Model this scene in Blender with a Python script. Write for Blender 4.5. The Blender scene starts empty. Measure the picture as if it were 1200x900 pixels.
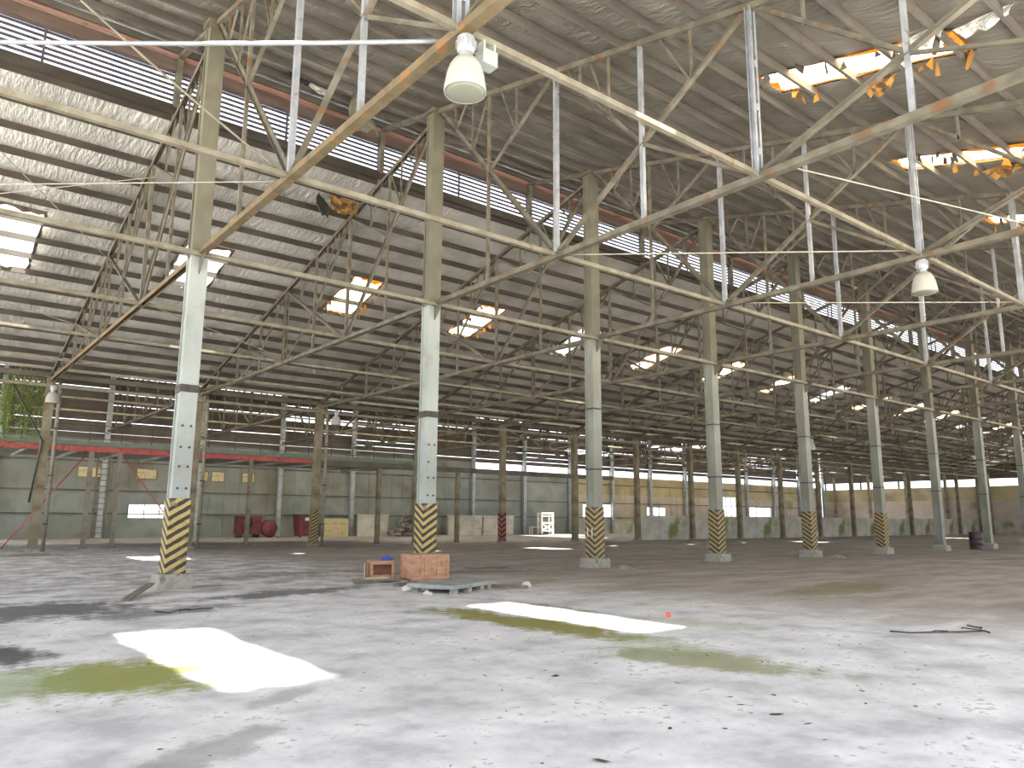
import bpy, math, random
from mathutils import Vector, Matrix
random.seed(7)
C = bpy.context.scene.collection
SC = bpy.context.scene

# ------------------------------------------------------------------ layout (metres)
X0, YR, S = 5.124, 18.78, 6.793          # first column of the ridge row, ridge line, bay length
HALF = 22.5                              # ridge to valley
YV, YB = YR + HALF, YR + 2 * HALF        # valley row, back wall line
XW, XE = -12.0, X0 + 16 * S              # roof ends
ZB = 7.86                                # underside of the trusses
NB = 17                                  # columns in the ridge row
def XI(i): return X0 + i * S
def zn(d): return 14.27 - 0.2435 * d     # top chord, camera side slope (d from the ridge)
def zf(d): return 13.98 - 0.2575 * d     # top chord, far slope

ORD = ['first', 'second', 'third', 'fourth', 'fifth', 'sixth', 'seventh', 'eighth', 'ninth', 'tenth', 'eleventh',
       'twelfth', 'thirteenth', 'fourteenth', 'fifteenth', 'sixteenth', 'seventeenth', 'eighteenth', 'nineteenth',
       'twentieth', 'twenty-first', 'twenty-second', 'twenty-third']

# ------------------------------------------------------------------ materials
def new_mat(name):
    m = bpy.data.materials.new(name); m.use_nodes = True
    return m, m.node_tree.nodes, m.node_tree.links, m.node_tree.nodes['Principled BSDF']

def mat(name, c1, c2=None, rough=.7, metal=0., scale=3., detail=6., lo=.4, hi=.62, bump=0., bscale=40., stretch=(1, 1, 1), rust=None, rlo=.56, rhi=.66, rscale=5.):
    m, N, L, b = new_mat(name)
    b.inputs['Roughness'].default_value = rough; b.inputs['Metallic'].default_value = metal
    tc = N.new('ShaderNodeTexCoord'); mp = N.new('ShaderNodeMapping'); mp.inputs['Scale'].default_value = stretch
    L.new(tc.outputs['Object'], mp.inputs['Vector'])
    nz = N.new('ShaderNodeTexNoise'); nz.inputs['Scale'].default_value = scale; nz.inputs['Detail'].default_value = detail
    L.new(mp.outputs[0], nz.inputs['Vector'])
    r = N.new('ShaderNodeValToRGB'); r.color_ramp.elements[0].position = lo; r.color_ramp.elements[1].position = hi
    r.color_ramp.elements[0].color = (*c1, 1); r.color_ramp.elements[1].color = (*(c2 or c1), 1)
    L.new(nz.outputs['Fac'], r.inputs['Fac']); col = r.outputs['Color']
    if rust:
        n2 = N.new('ShaderNodeTexNoise'); n2.inputs['Scale'].default_value = rscale; n2.inputs['Detail'].default_value = 8
        L.new(tc.outputs['Object'], n2.inputs['Vector'])
        rr = N.new('ShaderNodeMapRange'); rr.inputs[1].default_value = rlo; rr.inputs[2].default_value = rhi
        L.new(n2.outputs['Fac'], rr.inputs[0])
        mx = N.new('ShaderNodeMix'); mx.data_type = 'RGBA'; mx.inputs[7].default_value = (*rust, 1)
        L.new(rr.outputs[0], mx.inputs[0]); L.new(col, mx.inputs[6]); col = mx.outputs[2]
    L.new(col, b.inputs['Base Color'])
    if bump:
        n3 = N.new('ShaderNodeTexNoise'); n3.inputs['Scale'].default_value = bscale; n3.inputs['Detail'].default_value = 5
        L.new(mp.outputs[0], n3.inputs['Vector'])
        bp = N.new('ShaderNodeBump'); bp.inputs['Strength'].default_value = bump; bp.inputs['Distance'].default_value = .05
        L.new(n3.outputs['Fac'], bp.inputs['Height']); L.new(bp.outputs[0], b.inputs['Normal'])
    return m

M = {}
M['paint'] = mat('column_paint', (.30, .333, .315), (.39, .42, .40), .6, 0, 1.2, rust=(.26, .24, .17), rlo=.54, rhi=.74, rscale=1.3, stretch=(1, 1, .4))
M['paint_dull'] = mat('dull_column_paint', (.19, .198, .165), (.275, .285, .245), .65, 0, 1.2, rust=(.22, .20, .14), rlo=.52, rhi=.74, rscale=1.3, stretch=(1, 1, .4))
M['olive'] = mat('old_olive_paint', (.145, .137, .098), (.21, .20, .145), .75, 0, 1.2, rust=(.14, .12, .08), rlo=.54, rhi=.74, rscale=1.3, stretch=(1, 1, .4))
M['dusty'] = mat('dusty_column_paint', (.19, .165, .105), (.27, .245, .17), .8, 0, 1.4, rust=(.15, .085, .05), rlo=.52, rhi=.66, rscale=1.2)
M['pale_paint'] = mat('pale_blue_paint', (.30, .33, .345), (.40, .43, .445), .6, 0, 2, rust=(.2, .13, .08), rlo=.62, rhi=.7)
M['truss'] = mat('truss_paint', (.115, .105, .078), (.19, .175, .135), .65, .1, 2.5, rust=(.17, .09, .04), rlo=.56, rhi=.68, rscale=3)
M['truss_shaded'] = mat('shaded_truss_paint', (.075, .068, .048), (.125, .115, .085), .75, 0, 2.5, rust=(.10, .055, .03), rlo=.56, rhi=.68, rscale=3)  # truss paint darkened to put the back bay's shade into its colour
M['truss_tan'] = mat('rusty_tan_chord', (.135, .104, .056), (.19, .15, .088), .7, 0, 2.5, rust=(.27, .14, .05), rlo=.53, rhi=.66, rscale=4)
M['galv'] = mat('galvanised_post', (.33, .35, .38), (.46, .48, .52), .45, .45, 3, rust=(.2, .13, .08), rlo=.62, rhi=.72)
M['tie'] = mat('tie_paint', (.19, .172, .125), (.27, .25, .19), .65, 0, 2, rust=(.18, .11, .06), rlo=.58, rhi=.72)
M['tie2'] = mat('tie_pale_paint', (.18, .165, .12), (.26, .24, .185), .65, 0, 2, rust=(.22, .12, .06), rlo=.58, rhi=.7)
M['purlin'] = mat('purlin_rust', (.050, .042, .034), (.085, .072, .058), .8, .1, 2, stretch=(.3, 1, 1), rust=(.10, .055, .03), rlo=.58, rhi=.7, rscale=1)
M['purlin_pale'] = mat('pale_purlin', (.115, .10, .085), (.17, .152, .13), .8, .1, 2, stretch=(.3, 1, 1), rust=(.14, .08, .045), rlo=.58, rhi=.7, rscale=1)  # lighter brown for the near slope purlins
M['rustflap'] = mat('rusty_torn_sheet', (.30, .15, .03), (.42, .24, .06), .8, 0, 4, rust=(.09, .05, .03), rlo=.5, rhi=.6)
M['oliveflap'] = mat('olive_torn_foil', (.20, .195, .13), (.30, .29, .21), .6, .1, 4)
M['pink'] = mat('red_lead_flashing', (.42, .22, .17), (.52, .30, .24), .8, 0, 2, stretch=(.3, 1, 1), rust=(.2, .1, .07), rlo=.58, rhi=.66, rscale=1.2)
M['fascia'] = mat('brown_fascia', (.11, .075, .06), (.16, .115, .095), .8, 0, 2, stretch=(.3, 1, 1))
M['slat'] = mat('louvre_slat', (.10, .09, .12), (.14, .13, .16), .6, .2, 2)
M['concrete'] = mat('plinth_concrete', (.28, .26, .22), (.40, .38, .33), .95, 0, 5, bump=.5, rust=(.18, .17, .13), rlo=.56, rhi=.7)
M['lowwall'] = mat('low_wall_concrete', (.42, .40, .34), (.56, .54, .48), .95, 0, .9, bump=.3, bscale=8, rust=(.20, .22, .07), rlo=.58, rhi=.68, rscale=.35)
M['sheetgreen'] = mat('grey_green_cladding', (.20, .225, .212), (.27, .29, .278), .75, 0, .6, rust=(.165, .155, .12), rlo=.52, rhi=.68, rscale=.3)
M['sheettan'] = mat('tan_cladding', (.40, .34, .18), (.48, .42, .26), .8, 0, .4, rust=(.30, .24, .16), rlo=.52, rhi=.66, rscale=.25)
M['sheetpink'] = mat('pinkish_cladding', (.42, .37, .30), (.52, .46, .39), .8, 0, .4, rust=(.33, .27, .2), rlo=.55, rhi=.66, rscale=.3)
M['upper'] = mat('rusty_siding', (.085, .072, .06), (.135, .115, .095), .8, 0, .5, rust=(.11, .07, .05), rlo=.54, rhi=.66, rscale=.4)
M['red'] = mat('red_beam_paint', (.40, .07, .06), (.48, .12, .10), .6, 0, 1, rust=(.2, .06, .04), rlo=.55, rhi=.66)
M['greenbeam'] = mat('green_beam_paint', (.13, .17, .13), (.19, .22, .17), .7, 0, 1.5)
M['darkbeam'] = mat('dark_beam_paint', (.10, .085, .065), (.15, .13, .1), .8, 0, 1)
M['deck'] = mat('deck_underside', (.20, .19, .18), (.28, .27, .27), .8, 0, .5)
M['board'] = mat('yellowed_board', (.50, .43, .24), (.58, .51, .32), .8, 0, 4, rust=(.33, .27, .15), rlo=.56, rhi=.64)
M['wood'] = mat('crate_plywood', (.38, .20, .12), (.50, .29, .18), .75, 0, 2.5, stretch=(1, 1, 4), rust=(.30, .15, .09), rlo=.58, rhi=.7)
M['woodpale'] = mat('pale_plank_wood', (.42, .31, .22), (.55, .43, .32), .8, 0, 4, stretch=(1, 6, 6))
M['wooddark'] = mat('dirty_plank_wood', (.13, .11, .09), (.22, .19, .16), .9, 0, 5, stretch=(1, 4, 4))
M['slab'] = mat('slab_top', (.25, .265, .25), (.34, .355, .34), .9, 0, 4, bump=.2)
M['bluecloth'] = mat('blue_cloth', (.06, .10, .62), (.10, .16, .75), .8, 0, 8)
M['redplastic'] = mat('red_plastic', (.75, .10, .08), None, .5)
M['machine'] = mat('maroon_paint', (.12, .022, .028), (.18, .04, .045), .6, 0, 3)
M['barrel'] = mat('dark_barrel_steel', (.035, .022, .026), (.07, .04, .045), .5, .3, 4)
M['white'] = mat('white_rack_paint', (.75, .72, .64), (.82, .80, .74), .6, 0, 3)
M['iron'] = mat('black_iron', (.05, .045, .04), (.08, .07, .06), .6, .4, 5)
M['wire'] = mat('wire_steel', (.42, .40, .34), (.5, .48, .42), .6, .3, 5)
M['leaf'] = mat('dry_leaf', (.06, .035, .022), (.13, .075, .04), .8, 0, 20)
M['moss'] = mat('vine_leaf', (.12, .17, .035), (.22, .27, .07), .8, 0, 6)
M['scrap'] = mat('scrap_mix', (.09, .075, .065), (.32, .28, .25), .8, .1, 1.4, lo=.42, hi=.58)
M['lampwhite'] = mat('lamp_housing', (.40, .42, .45), (.50, .52, .55), .4, .3, 6)
M['numeral'] = mat('white_numeral', (.72, .70, .62), None, .8)
M['soil'] = mat('outside_ground', (.40, .38, .34), (.5, .48, .44), .95, 0, .3)
M['rag'] = mat('pale_rubble', (.55, .52, .46), (.68, .65, .58), .9, 0, 12)

def hazard_mat(name, c_y, c_k, pitch=.21):
    m, N, L, b = new_mat(name); b.inputs['Roughness'].default_value = .75
    tc = N.new('ShaderNodeTexCoord'); sp = N.new('ShaderNodeSeparateXYZ'); L.new(tc.outputs['Object'], sp.inputs[0])
    def ma(op, a, bv=None):
        n = N.new('ShaderNodeMath'); n.operation = op
        for k, v in enumerate((a, bv)):
            if v is None: continue
            if isinstance(v, (int, float)): n.inputs[k].default_value = v
            else: L.new(v, n.inputs[k])
        return n.outputs[0]
    nz = N.new('ShaderNodeTexNoise'); nz.inputs['Scale'].default_value = 7; nz.inputs['Detail'].default_value = 6
    L.new(tc.outputs['Object'], nz.inputs['Vector'])
    w = ma('MULTIPLY', ma('SUBTRACT', nz.outputs['Fac'], .5), .05)
    v = ma('SUBTRACT', sp.outputs['Z'], ma('MULTIPLY', ma('ADD', sp.outputs['X'], sp.outputs['Y']), .62))
    v = ma('FRACT', ma('DIVIDE', ma('ADD', v, w), pitch))
    st = N.new('ShaderNodeMapRange'); st.inputs[1].default_value = .48; st.inputs[2].default_value = .52
    L.new(v, st.inputs[0])
    mx = N.new('ShaderNodeMix'); mx.data_type = 'RGBA'; mx.inputs[6].default_value = (*c_y, 1); mx.inputs[7].default_value = (*c_k, 1)
    L.new(st.outputs[0], mx.inputs[0])
    n2 = N.new('ShaderNodeTexNoise'); n2.inputs['Scale'].default_value = 5; n2.inputs['Detail'].default_value = 8
    L.new(tc.outputs['Object'], n2.inputs['Vector'])
    rr = N.new('ShaderNodeMapRange'); rr.inputs[1].default_value = .55; rr.inputs[2].default_value = .7; rr.inputs[4].default_value = .75
    L.new(n2.outputs['Fac'], rr.inputs[0])
    m2 = N.new('ShaderNodeMix'); m2.data_type = 'RGBA'; m2.inputs[7].default_value = (.2, .16, .11, 1)
    L.new(rr.outputs[0], m2.inputs[0]); L.new(mx.outputs[2], m2.inputs[6])
    L.new(m2.outputs[2], b.inputs['Base Color'])
    return m
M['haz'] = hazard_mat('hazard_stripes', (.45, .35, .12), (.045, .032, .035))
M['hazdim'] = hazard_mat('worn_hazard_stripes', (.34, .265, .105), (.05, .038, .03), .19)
M['hazred'] = hazard_mat('red_hazard_stripes', (.34, .10, .07), (.04, .03, .025), .34)

def foil_mat(name, c1, c2, c3):
    m, N, L, b = new_mat(name)
    b.inputs['Roughness'].default_value = .36; b.inputs['Metallic'].default_value = .5
    tc = N.new('ShaderNodeTexCoord')
    n1 = N.new('ShaderNodeTexNoise'); n1.inputs['Scale'].default_value = .35; n1.inputs['Detail'].default_value = 8; n1.inputs['Roughness'].default_value = .65
    L.new(tc.outputs['Object'], n1.inputs['Vector'])
    r = N.new('ShaderNodeValToRGB'); e = r.color_ramp.elements
    e[0].position = .33; e[0].color = (*c1, 1); e[1].position = .62; e[1].color = (*c3, 1)
    k = e.new(.47); k.color = (*c2, 1)
    L.new(n1.outputs['Fac'], r.inputs['Fac'])
    L.new(r.outputs['Color'], b.inputs['Base Color'])
    mp = N.new('ShaderNodeMapping'); mp.inputs['Scale'].default_value = (3.2, .8, 1); L.new(tc.outputs['Object'], mp.inputs['Vector'])
    n2 = N.new('ShaderNodeTexNoise'); n2.inputs['Scale'].default_value = 2.2; n2.inputs['Detail'].default_value = 6; n2.inputs['Roughness'].default_value = .6
    L.new(mp.outputs[0], n2.inputs['Vector'])
    bp = N.new('ShaderNodeBump'); bp.inputs['Strength'].default_value = .8; bp.inputs['Distance'].default_value = .16
    L.new(n2.outputs['Fac'], bp.inputs['Height']); L.new(bp.outputs[0], b.inputs['Normal'])
    return m
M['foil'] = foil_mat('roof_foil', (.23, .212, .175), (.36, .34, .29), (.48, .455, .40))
M['foil_lit'] = foil_mat('lit_roof_foil', (.46, .45, .40), (.70, .685, .635), (.85, .835, .79))  # far-slope foil with its light put into the colour; also pale scraps

def fibre_mat(name, c, trans):
    m, N, L, b = new_mat(name)
    t = N.new('ShaderNodeBsdfTranslucent'); t.inputs['Color'].default_value = (*c, 1)
    b.inputs['Base Color'].default_value = (*c, 1); b.inputs['Roughness'].default_value = .6
    mx = N.new('ShaderNodeMixShader'); mx.inputs[0].default_value = trans
    L.new(b.outputs[0], mx.inputs[1]); L.new(t.outputs[0], mx.inputs[2])
    L.new(mx.outputs[0], N['Material Output'].inputs['Surface'])
    return m
M['fibre'] = fibre_mat('pale_fibreglass', (.93, .88, .76), .85)
M['amber'] = fibre_mat('amber_fibreglass', (.55, .29, .06), .6)
M['lens_lamp'] = fibre_mat('grey_lamp_lens', (.34, .35, .28), .3)
M['glass_lamp'] = fibre_mat('prismatic_lamp_glass', (.62, .62, .56), .35)

# the floor: pale worn concrete with stains that have places of their own
def floor_mat():
    m, N, L, b = new_mat('floor_concrete')
    tc = N.new('ShaderNodeTexCoord'); P = tc.outputs['Object']
    def noise(s, d=8, r=.6, vec=P):
        n = N.new('ShaderNodeTexNoise'); n.inputs['Scale'].default_value = s; n.inputs['Detail'].default_value = d; n.inputs['Roughness'].default_value = r
        L.new(vec, n.inputs['Vector']); return n.outputs['Fac']
    def ma(op, a, bv=None, cv=None):
        n = N.new('ShaderNodeMath'); n.operation = op
        for k, v in enumerate((a, bv, cv)):
            if v is None: continue
            if isinstance(v, (int, float)): n.inputs[k].default_value = v
            else: L.new(v, n.inputs[k])
        return n.outputs[0]
    def rng(v, a, c, lo=0., hi=1.):
        n = N.new('ShaderNodeMapRange'); n.interpolation_type = 'SMOOTHSTEP'
        for k, q in ((1, a), (2, c), (3, lo), (4, hi)): n.inputs[k].default_value = q
        L.new(v, n.inputs[0]); return n.outputs[0]
    def mix(f, a, bcol):
        n = N.new('ShaderNodeMix'); n.data_type = 'RGBA'; L.new(f, n.inputs[0]); L.new(a, n.inputs[6])
        if isinstance(bcol, tuple): n.inputs[7].default_value = (*bcol, 1)
        else: L.new(bcol, n.inputs[7])
        return n.outputs[2]
    big = noise(.22, 7); mid = noise(1.1, 9, .65); fine = noise(9, 6, .7)
    mp = N.new('ShaderNodeMapping'); mp.inputs['Rotation'].default_value = (0, 0, .7); mp.inputs['Scale'].default_value = (.35, 1.3, 1); L.new(P, mp.inputs['Vector'])
    streak = noise(.9, 8, .65, mp.outputs[0])
    r = N.new('ShaderNodeValToRGB'); e = r.color_ramp.elements
    e[0].position = .36; e[0].color = (.46, .455, .47, 1); e[1].position = .64; e[1].color = (.80, .785, .80, 1)
    k = e.new(.5); k.color = (.66, .65, .665, 1); L.new(mid, r.inputs['Fac'])
    col = r.outputs['Color']
    mott = noise(4.5, 8, .72)
    sx = N.new('ShaderNodeSeparateXYZ'); L.new(P, sx.inputs[0])
    def ell(cx, cy, rx, ry, rot=0., jag=.9, soft=.35):
        q = N.new('ShaderNodeMapping'); q.vector_type = 'TEXTURE'
        q.inputs['Location'].default_value = (cx, cy, 0); q.inputs['Rotation'].default_value = (0, 0, rot); q.inputs['Scale'].default_value = (rx, ry, 1)
        L.new(P, q.inputs['Vector'])
        ln = N.new('ShaderNodeVectorMath'); ln.operation = 'LENGTH'; L.new(q.outputs[0], ln.inputs[0])
        v = ma('ADD', ln.outputs['Value'], ma('ADD', ma('MULTIPLY', ma('SUBTRACT', mid, .5), jag * 2.6), ma('MULTIPLY', ma('SUBTRACT', mott, .5), 2.2)))
        return rng(v, 1 + soft, 1 - soft)
    # brown silt over the far right half
    dirt = rng(ma('ADD', ma('ADD', sx.outputs['X'], ma('MULTIPLY', sx.outputs['Y'], .12)), ma('MULTIPLY', ma('SUBTRACT', streak, .5), 9.)), 12.0, 17.0)
    r2 = N.new('ShaderNodeValToRGB'); e = r2.color_ramp.elements
    e[0].position = .36; e[0].color = (.18, .145, .125, 1); e[1].position = .66; e[1].color = (.43, .375, .34, 1); L.new(streak, r2.inputs['Fac'])
    col = mix(ma('MULTIPLY', dirt, .85), col, r2.outputs['Color'])
    # grey damp ground between the columns
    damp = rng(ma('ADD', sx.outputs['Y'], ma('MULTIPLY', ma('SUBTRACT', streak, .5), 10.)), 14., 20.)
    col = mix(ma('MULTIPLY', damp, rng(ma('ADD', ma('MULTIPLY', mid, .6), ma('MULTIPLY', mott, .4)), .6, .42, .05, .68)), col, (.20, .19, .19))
    for cx, cy, rx, ry, rot, f, c in (
            (2.2, 15.6, 1.6, 1.3, 0, .9, (.075, .07, .075)), (6.9, 16.2, 1.7, .6, .2, .85, (.10, .095, .09)), (1.15, 10.8, .45, .75, 0, .95, (.05, .048, .055)),
            (3.7, 14.2, 1.3, .5, .2, .7, (.12, .115, .12)), (2.0, 5.75, .6, .25, .5, .55, (.2, .21, .19)), (3.0, 7.0, .55, .18, .6, .5, (.24, .25, .24)),
            (7.4, 11.6, .5, .35, 0, .6, (.22, .25, .22)), (13.6, 19.5, 2.5, .7, -.2, .7, (.13, .125, .12)), (9.0, 21.5, 3.0, .6, .3, .6, (.14, .135, .14)),
            (9.6, 10.6, .35, 1.0, 0, .7, (.13, .11, .08))):
        col = mix(ma('MULTIPLY', ell(cx, cy, rx, ry, rot), f), col, c)
    for cx, cy, rx, ry, rot, f, c in (
            (2.0, 8.75, .8, .95, 0, .92, (.24, .26, .03)), (1.1, 9.0, .5, .8, 0, .6, (.24, .30, .12)), (7.95, 9.5, .5, 2.4, .06, .95, (.22, .205, .03)), (7.5, 5.8, .55, 1.2, .35, .8, (.26, .27, .12)),
            (8.1, 7.0, .5, .8, 0, .5, (.36, .40, .22)), (18.2, 9.8, 2.6, .9, .2, .7, (.20, .19, .08)), (14.0, 12.6, 1.3, .7, 0, .5, (.21, .2, .1)),
            (12.6, 15.2, 1.6, .5, .3, .6, (.22, .21, .12)), (10.0, 8.0, .5, 1.0, .2, .5, (.42, .46, .33)), (4.6, 37.5, 1.2, 1.4, 0, .8, (.16, .19, .05))):
        col = mix(ma('MULTIPLY', ell(cx, cy, rx, ry, rot), f), col, c)
    spk = rng(ma('MULTIPLY', fine, ma('ADD', mid, .5)), .60, .70)
    col = mix(ma('MULTIPLY', spk, .55), col, (.13, .12, .11))
    gr = rng(mott, .56, .72)
    col = mix(ma('MULTIPLY', gr, .32), col, (.27, .26, .27))
    # saw-cut joints
    for ax, off in (('X', 1.2), ('Y', .8)):
        f = ma('ABSOLUTE', ma('SUBTRACT', ma('FRACT', ma('DIVIDE', ma('ADD', sx.outputs[ax], off), 6.793)), .5))
        col = mix(ma('MULTIPLY', rng(f, .003, .001), .05), col, (.16, .15, .14))
    L.new(col, b.inputs['Base Color'])
    L.new(rng(big, .35, .6, .55, .85), b.inputs['Roughness'])
    bp = N.new('ShaderNodeBump'); bp.inputs['Strength'].default_value = .25; bp.inputs['Distance'].default_value = .02
    L.new(mid, bp.inputs['Height']); L.new(bp.outputs[0], b.inputs['Normal'])
    return m
M['floor'] = floor_mat()

# ------------------------------------------------------------------ mesh helpers
class MB:
    def __init__(s): s.v = []; s.f = []
    def add(s, vs, fs):
        n = len(s.v); s.v += [tuple(v) for v in vs]; s.f += [tuple(i + n for i in f) for f in fs]; return s
    def box(s, a, b):
        x0, y0, z0 = (min(p, q) for p, q in zip(a, b)); x1, y1, z1 = (max(p, q) for p, q in zip(a, b))
        return s.add([(x0, y0, z0), (x1, y0, z0), (x1, y1, z0), (x0, y1, z0), (x0, y0, z1), (x1, y0, z1), (x1, y1, z1), (x0, y1, z1)],
                     [(0, 3, 2, 1), (4, 5, 6, 7), (0, 1, 5, 4), (1, 2, 6, 5), (2, 3, 7, 6), (3, 0, 4, 7)])
    def prism(s, prof, p0, p1, side=None):
        """profile (u,v) swept from p0 to p1; u lies along side"""
        p0, p1 = Vector(p0), Vector(p1); t = (p1 - p0).normalized()
        a = Vector(side) if side else Vector((1, 0, 0))
        if abs(a.dot(t)) > .95: a = Vector((0, 1, 0)) if abs(t.y) < .9 else Vector((0, 0, 1))
        a = (a - t * a.dot(t)).normalized(); b = t.cross(a)
        n = len(prof)
        vs = [p0 + a * u + b * w for u, w in prof] + [p1 + a * u + b * w for u, w in prof]
        fs = [(i, (i + 1) % n, (i + 1) % n + n, i + n) for i in range(n)]
        return s.add(vs, fs + [tuple(range(n))[::-1], tuple(range(n, 2 * n))])
    def bar(s, p0, p1, w, h, side=None):
        return s.prism([(-w / 2, -h / 2), (w / 2, -h / 2), (w / 2, h / 2), (-w / 2, h / 2)], p0, p1, side)
    def angle(s, p0, p1, w, side=None, t=.012):
        """double angle section: a tee of two back-to-back L's"""
        g = t
        return s.prism([(-w / 2, 0), (w / 2, 0), (w / 2, t), (g, t), (g, w), (-g, w), (-g, t), (-w / 2, t)], p0, p1, side)
    def tube(s, pts, r, n=6):
        pts = [Vector(p) for p in pts]; rings = []
        for i, p in enumerate(pts):
            t = (pts[min(i + 1, len(pts) - 1)] - pts[max(i - 1, 0)]).normalized()
            a = t.orthogonal().normalized(); b = t.cross(a)
            if i and rings:  # keep the frame from turning
                a = (ra - t * ra.dot(t)).normalized(); b = t.cross(a)
            ra = a
            rr = r[i] if isinstance(r, (list, tuple)) else r
            rings.append([p + a * math.cos(2 * math.pi * k / n) * rr + b * math.sin(2 * math.pi * k / n) * rr for k in range(n)])
        vs = [v for q in rings for v in q]; fs = []
        for i in range(len(pts) - 1):
            for k in range(n): fs.append((i * n + k, i * n + (k + 1) % n, (i + 1) * n + (k + 1) % n, (i + 1) * n + k))
        fs += [tuple(range(n))[::-1], tuple(range((len(pts) - 1) * n, len(pts) * n))]
        return s.add(vs, fs)
    def lathe(s, prof, n=24, c=(0, 0, 0), closed=False):
        vs = []
        for r, z in prof:
            for k in range(n): vs.append((c[0] + r * math.cos(2 * math.pi * k / n), c[1] + r * math.sin(2 * math.pi * k / n), c[2] + z))
        fs = [(i * n + k, i * n + (k + 1) % n, (i + 1) * n + (k + 1) % n, (i + 1) * n + k) for i in range(len(prof) - 1) for k in range(n)]
        if closed: fs += [((len(prof) - 1) * n + k, (len(prof) - 1) * n + (k + 1) % n, (k + 1) % n, k) for k in range(n)]
        return s.add(vs, fs)
    def mesh(s, name, m, smooth=False):
        me = bpy.data.meshes.new(name); me.from_pydata(s.v, [], s.f); me.materials.append(M[m] if isinstance(m, str) else m)
        if smooth: me.polygons.foreach_set('use_smooth', [True] * len(me.polygons))
        me.update(); return me
    def build(s, name, m, parent=None, smooth=False, loc=None, rot=None):
        return link(name, s.mesh(name, m, smooth), parent, loc, rot)

def link(name, me, parent=None, loc=None, rot=None):
    o = bpy.data.objects.new(name, me); C.objects.link(o)
    if parent: o.parent = parent
    if loc: o.location = loc
    if rot: o.rotation_euler = rot
    return o
def tag(o, label, cat, group=None, kind=None):
    o['label'] = label; o['category'] = cat
    if group: o['group'] = group
    if kind: o['kind'] = kind
    return o
def thing(name, label, cat, loc=(0, 0, 0), rz=0., group=None):
    return tag(link(name, None, None, loc, (0, 0, rz)), label, cat, group)
def struct(o): o['kind'] = 'structure'; return o

# ------------------------------------------------------------------ floor and ground
f = MB()
f.box((XW, -3.9, -.25), (XE + .4, YB + .4, 0))
struct(f.build('floor', 'floor'))
g = MB(); g.box((-140, -150, -.6), (260, 190, -.26)); o = struct(g.build('ground', 'soil'))

# ------------------------------------------------------------------ roofs
SKY_N = {}   # camera-side slope holes: bay -> (x0, x1, y0, y1, open?)
SKY_F = {}
for i in range(-1, 16):
    x = XI(i)
    SKY_N[i] = (x + 3.30, x + 4.38, 5.2, 9.5, i in (-1, 0))
    SKY_F[i] = (x + 2.2, x + 3.7, 28.4, 31.5, i in (-1, 0, 3, 7, 11))
SKY_N[-1] = (2.45, 3.65, 5.0, 9.4, True)
SKY_F[-1] = (.8, 2.9, 28.6, 32.6, True)
SKY_F[0] = (7.3, 9.1, 28.4, 31.8, True)
SKY_B = {i: (XI(i) + 2.6, XI(i) + 4.2, 46.0, 56.5, False) for i in range(-1, 16)}  # skylights enlarged to send daylight into the deep back hall
SKY_B[6] = (48.3, 50.3, 46.0, 56.5, True)
SKY_B[7] = (53.4, 56.4, 54.0, 59.5, True)

PITCH = 1.125
def roof(name, zfun, y0, y1, holes, m='foil'):
    """crumpled foil-backed sheeting with real holes where the skylights are"""
    rnd = random.Random(name)
    ys = []
    y = y0
    k = 0
    while y < y1 - 1e-6:
        for q in (0, .25, .5, .75): ys.append(min(y + q * PITCH, y1))
        y += PITCH
    ys.append(y1)
    xs = [XW + .45 * j for j in range(int((XE + .4 - XW) / .45) + 2)]
    for h in holes.values():
        xs += [h[0], h[1]]; ys += [h[2], h[3]]
    def clean(a):
        a = sorted(a); out = [a[0]]
        for v in a[1:]:
            if v - out[-1] > .04: out.append(v)
        return out
    hx = {round(v, 3) for h in holes.values() for v in h[:2]}; hy = {round(v, 3) for h in holes.values() for v in h[2:4]}
    def keep(a, hs):
        out = []
        for v in sorted(set(round(q, 3) for q in a)):
            if out and v - out[-1] < .05:
                if v in hs: out[-1] = v
                continue
            out.append(v)
        return out
    xs = keep(xs, hx); ys = keep(ys, hy)
    vs = []; fs = []
    for j, yy in enumerate(ys):
        fr = ((yy - y0) / PITCH) % 1.0
        sag = math.sin(math.pi * fr)
        for i, xx in enumerate(xs):
            vs.append((xx, yy, zfun(yy) - sag * (.02 + .05 * rnd.random())))
    W = len(xs)
    hl = list(holes.values())
    for j in range(len(ys) - 1):
        cy = (ys[j] + ys[j + 1]) / 2
        act = [h for h in hl if h[2] < cy < h[3]]
        for i in range(W - 1):
            cx = (xs[i] + xs[i + 1]) / 2
            if any(h[0] < cx < h[1] for h in act): continue
            fs.append((j * W + i, j * W + i + 1, (j + 1) * W + i + 1, (j + 1) * W + i))
    b = MB(); b.v = vs; b.f = fs
    o = struct(b.build(name, m, smooth=True))
    so = o.modifiers.new('thickness', 'SOLIDIFY'); so.thickness = .03; so.offset = 1
    return o
RC = .26   # sheet above the top chord
YO = YR + 3.52   # overhang beyond the ridge row
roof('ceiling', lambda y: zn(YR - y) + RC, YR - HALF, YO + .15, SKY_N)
roof('ceiling.001', lambda y: zf(y - YR) + RC, YO, YV, SKY_F, 'foil_lit')
roof('ceiling.002', lambda y: zn(YB - y) + RC, YV, YB, SKY_B)

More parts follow.
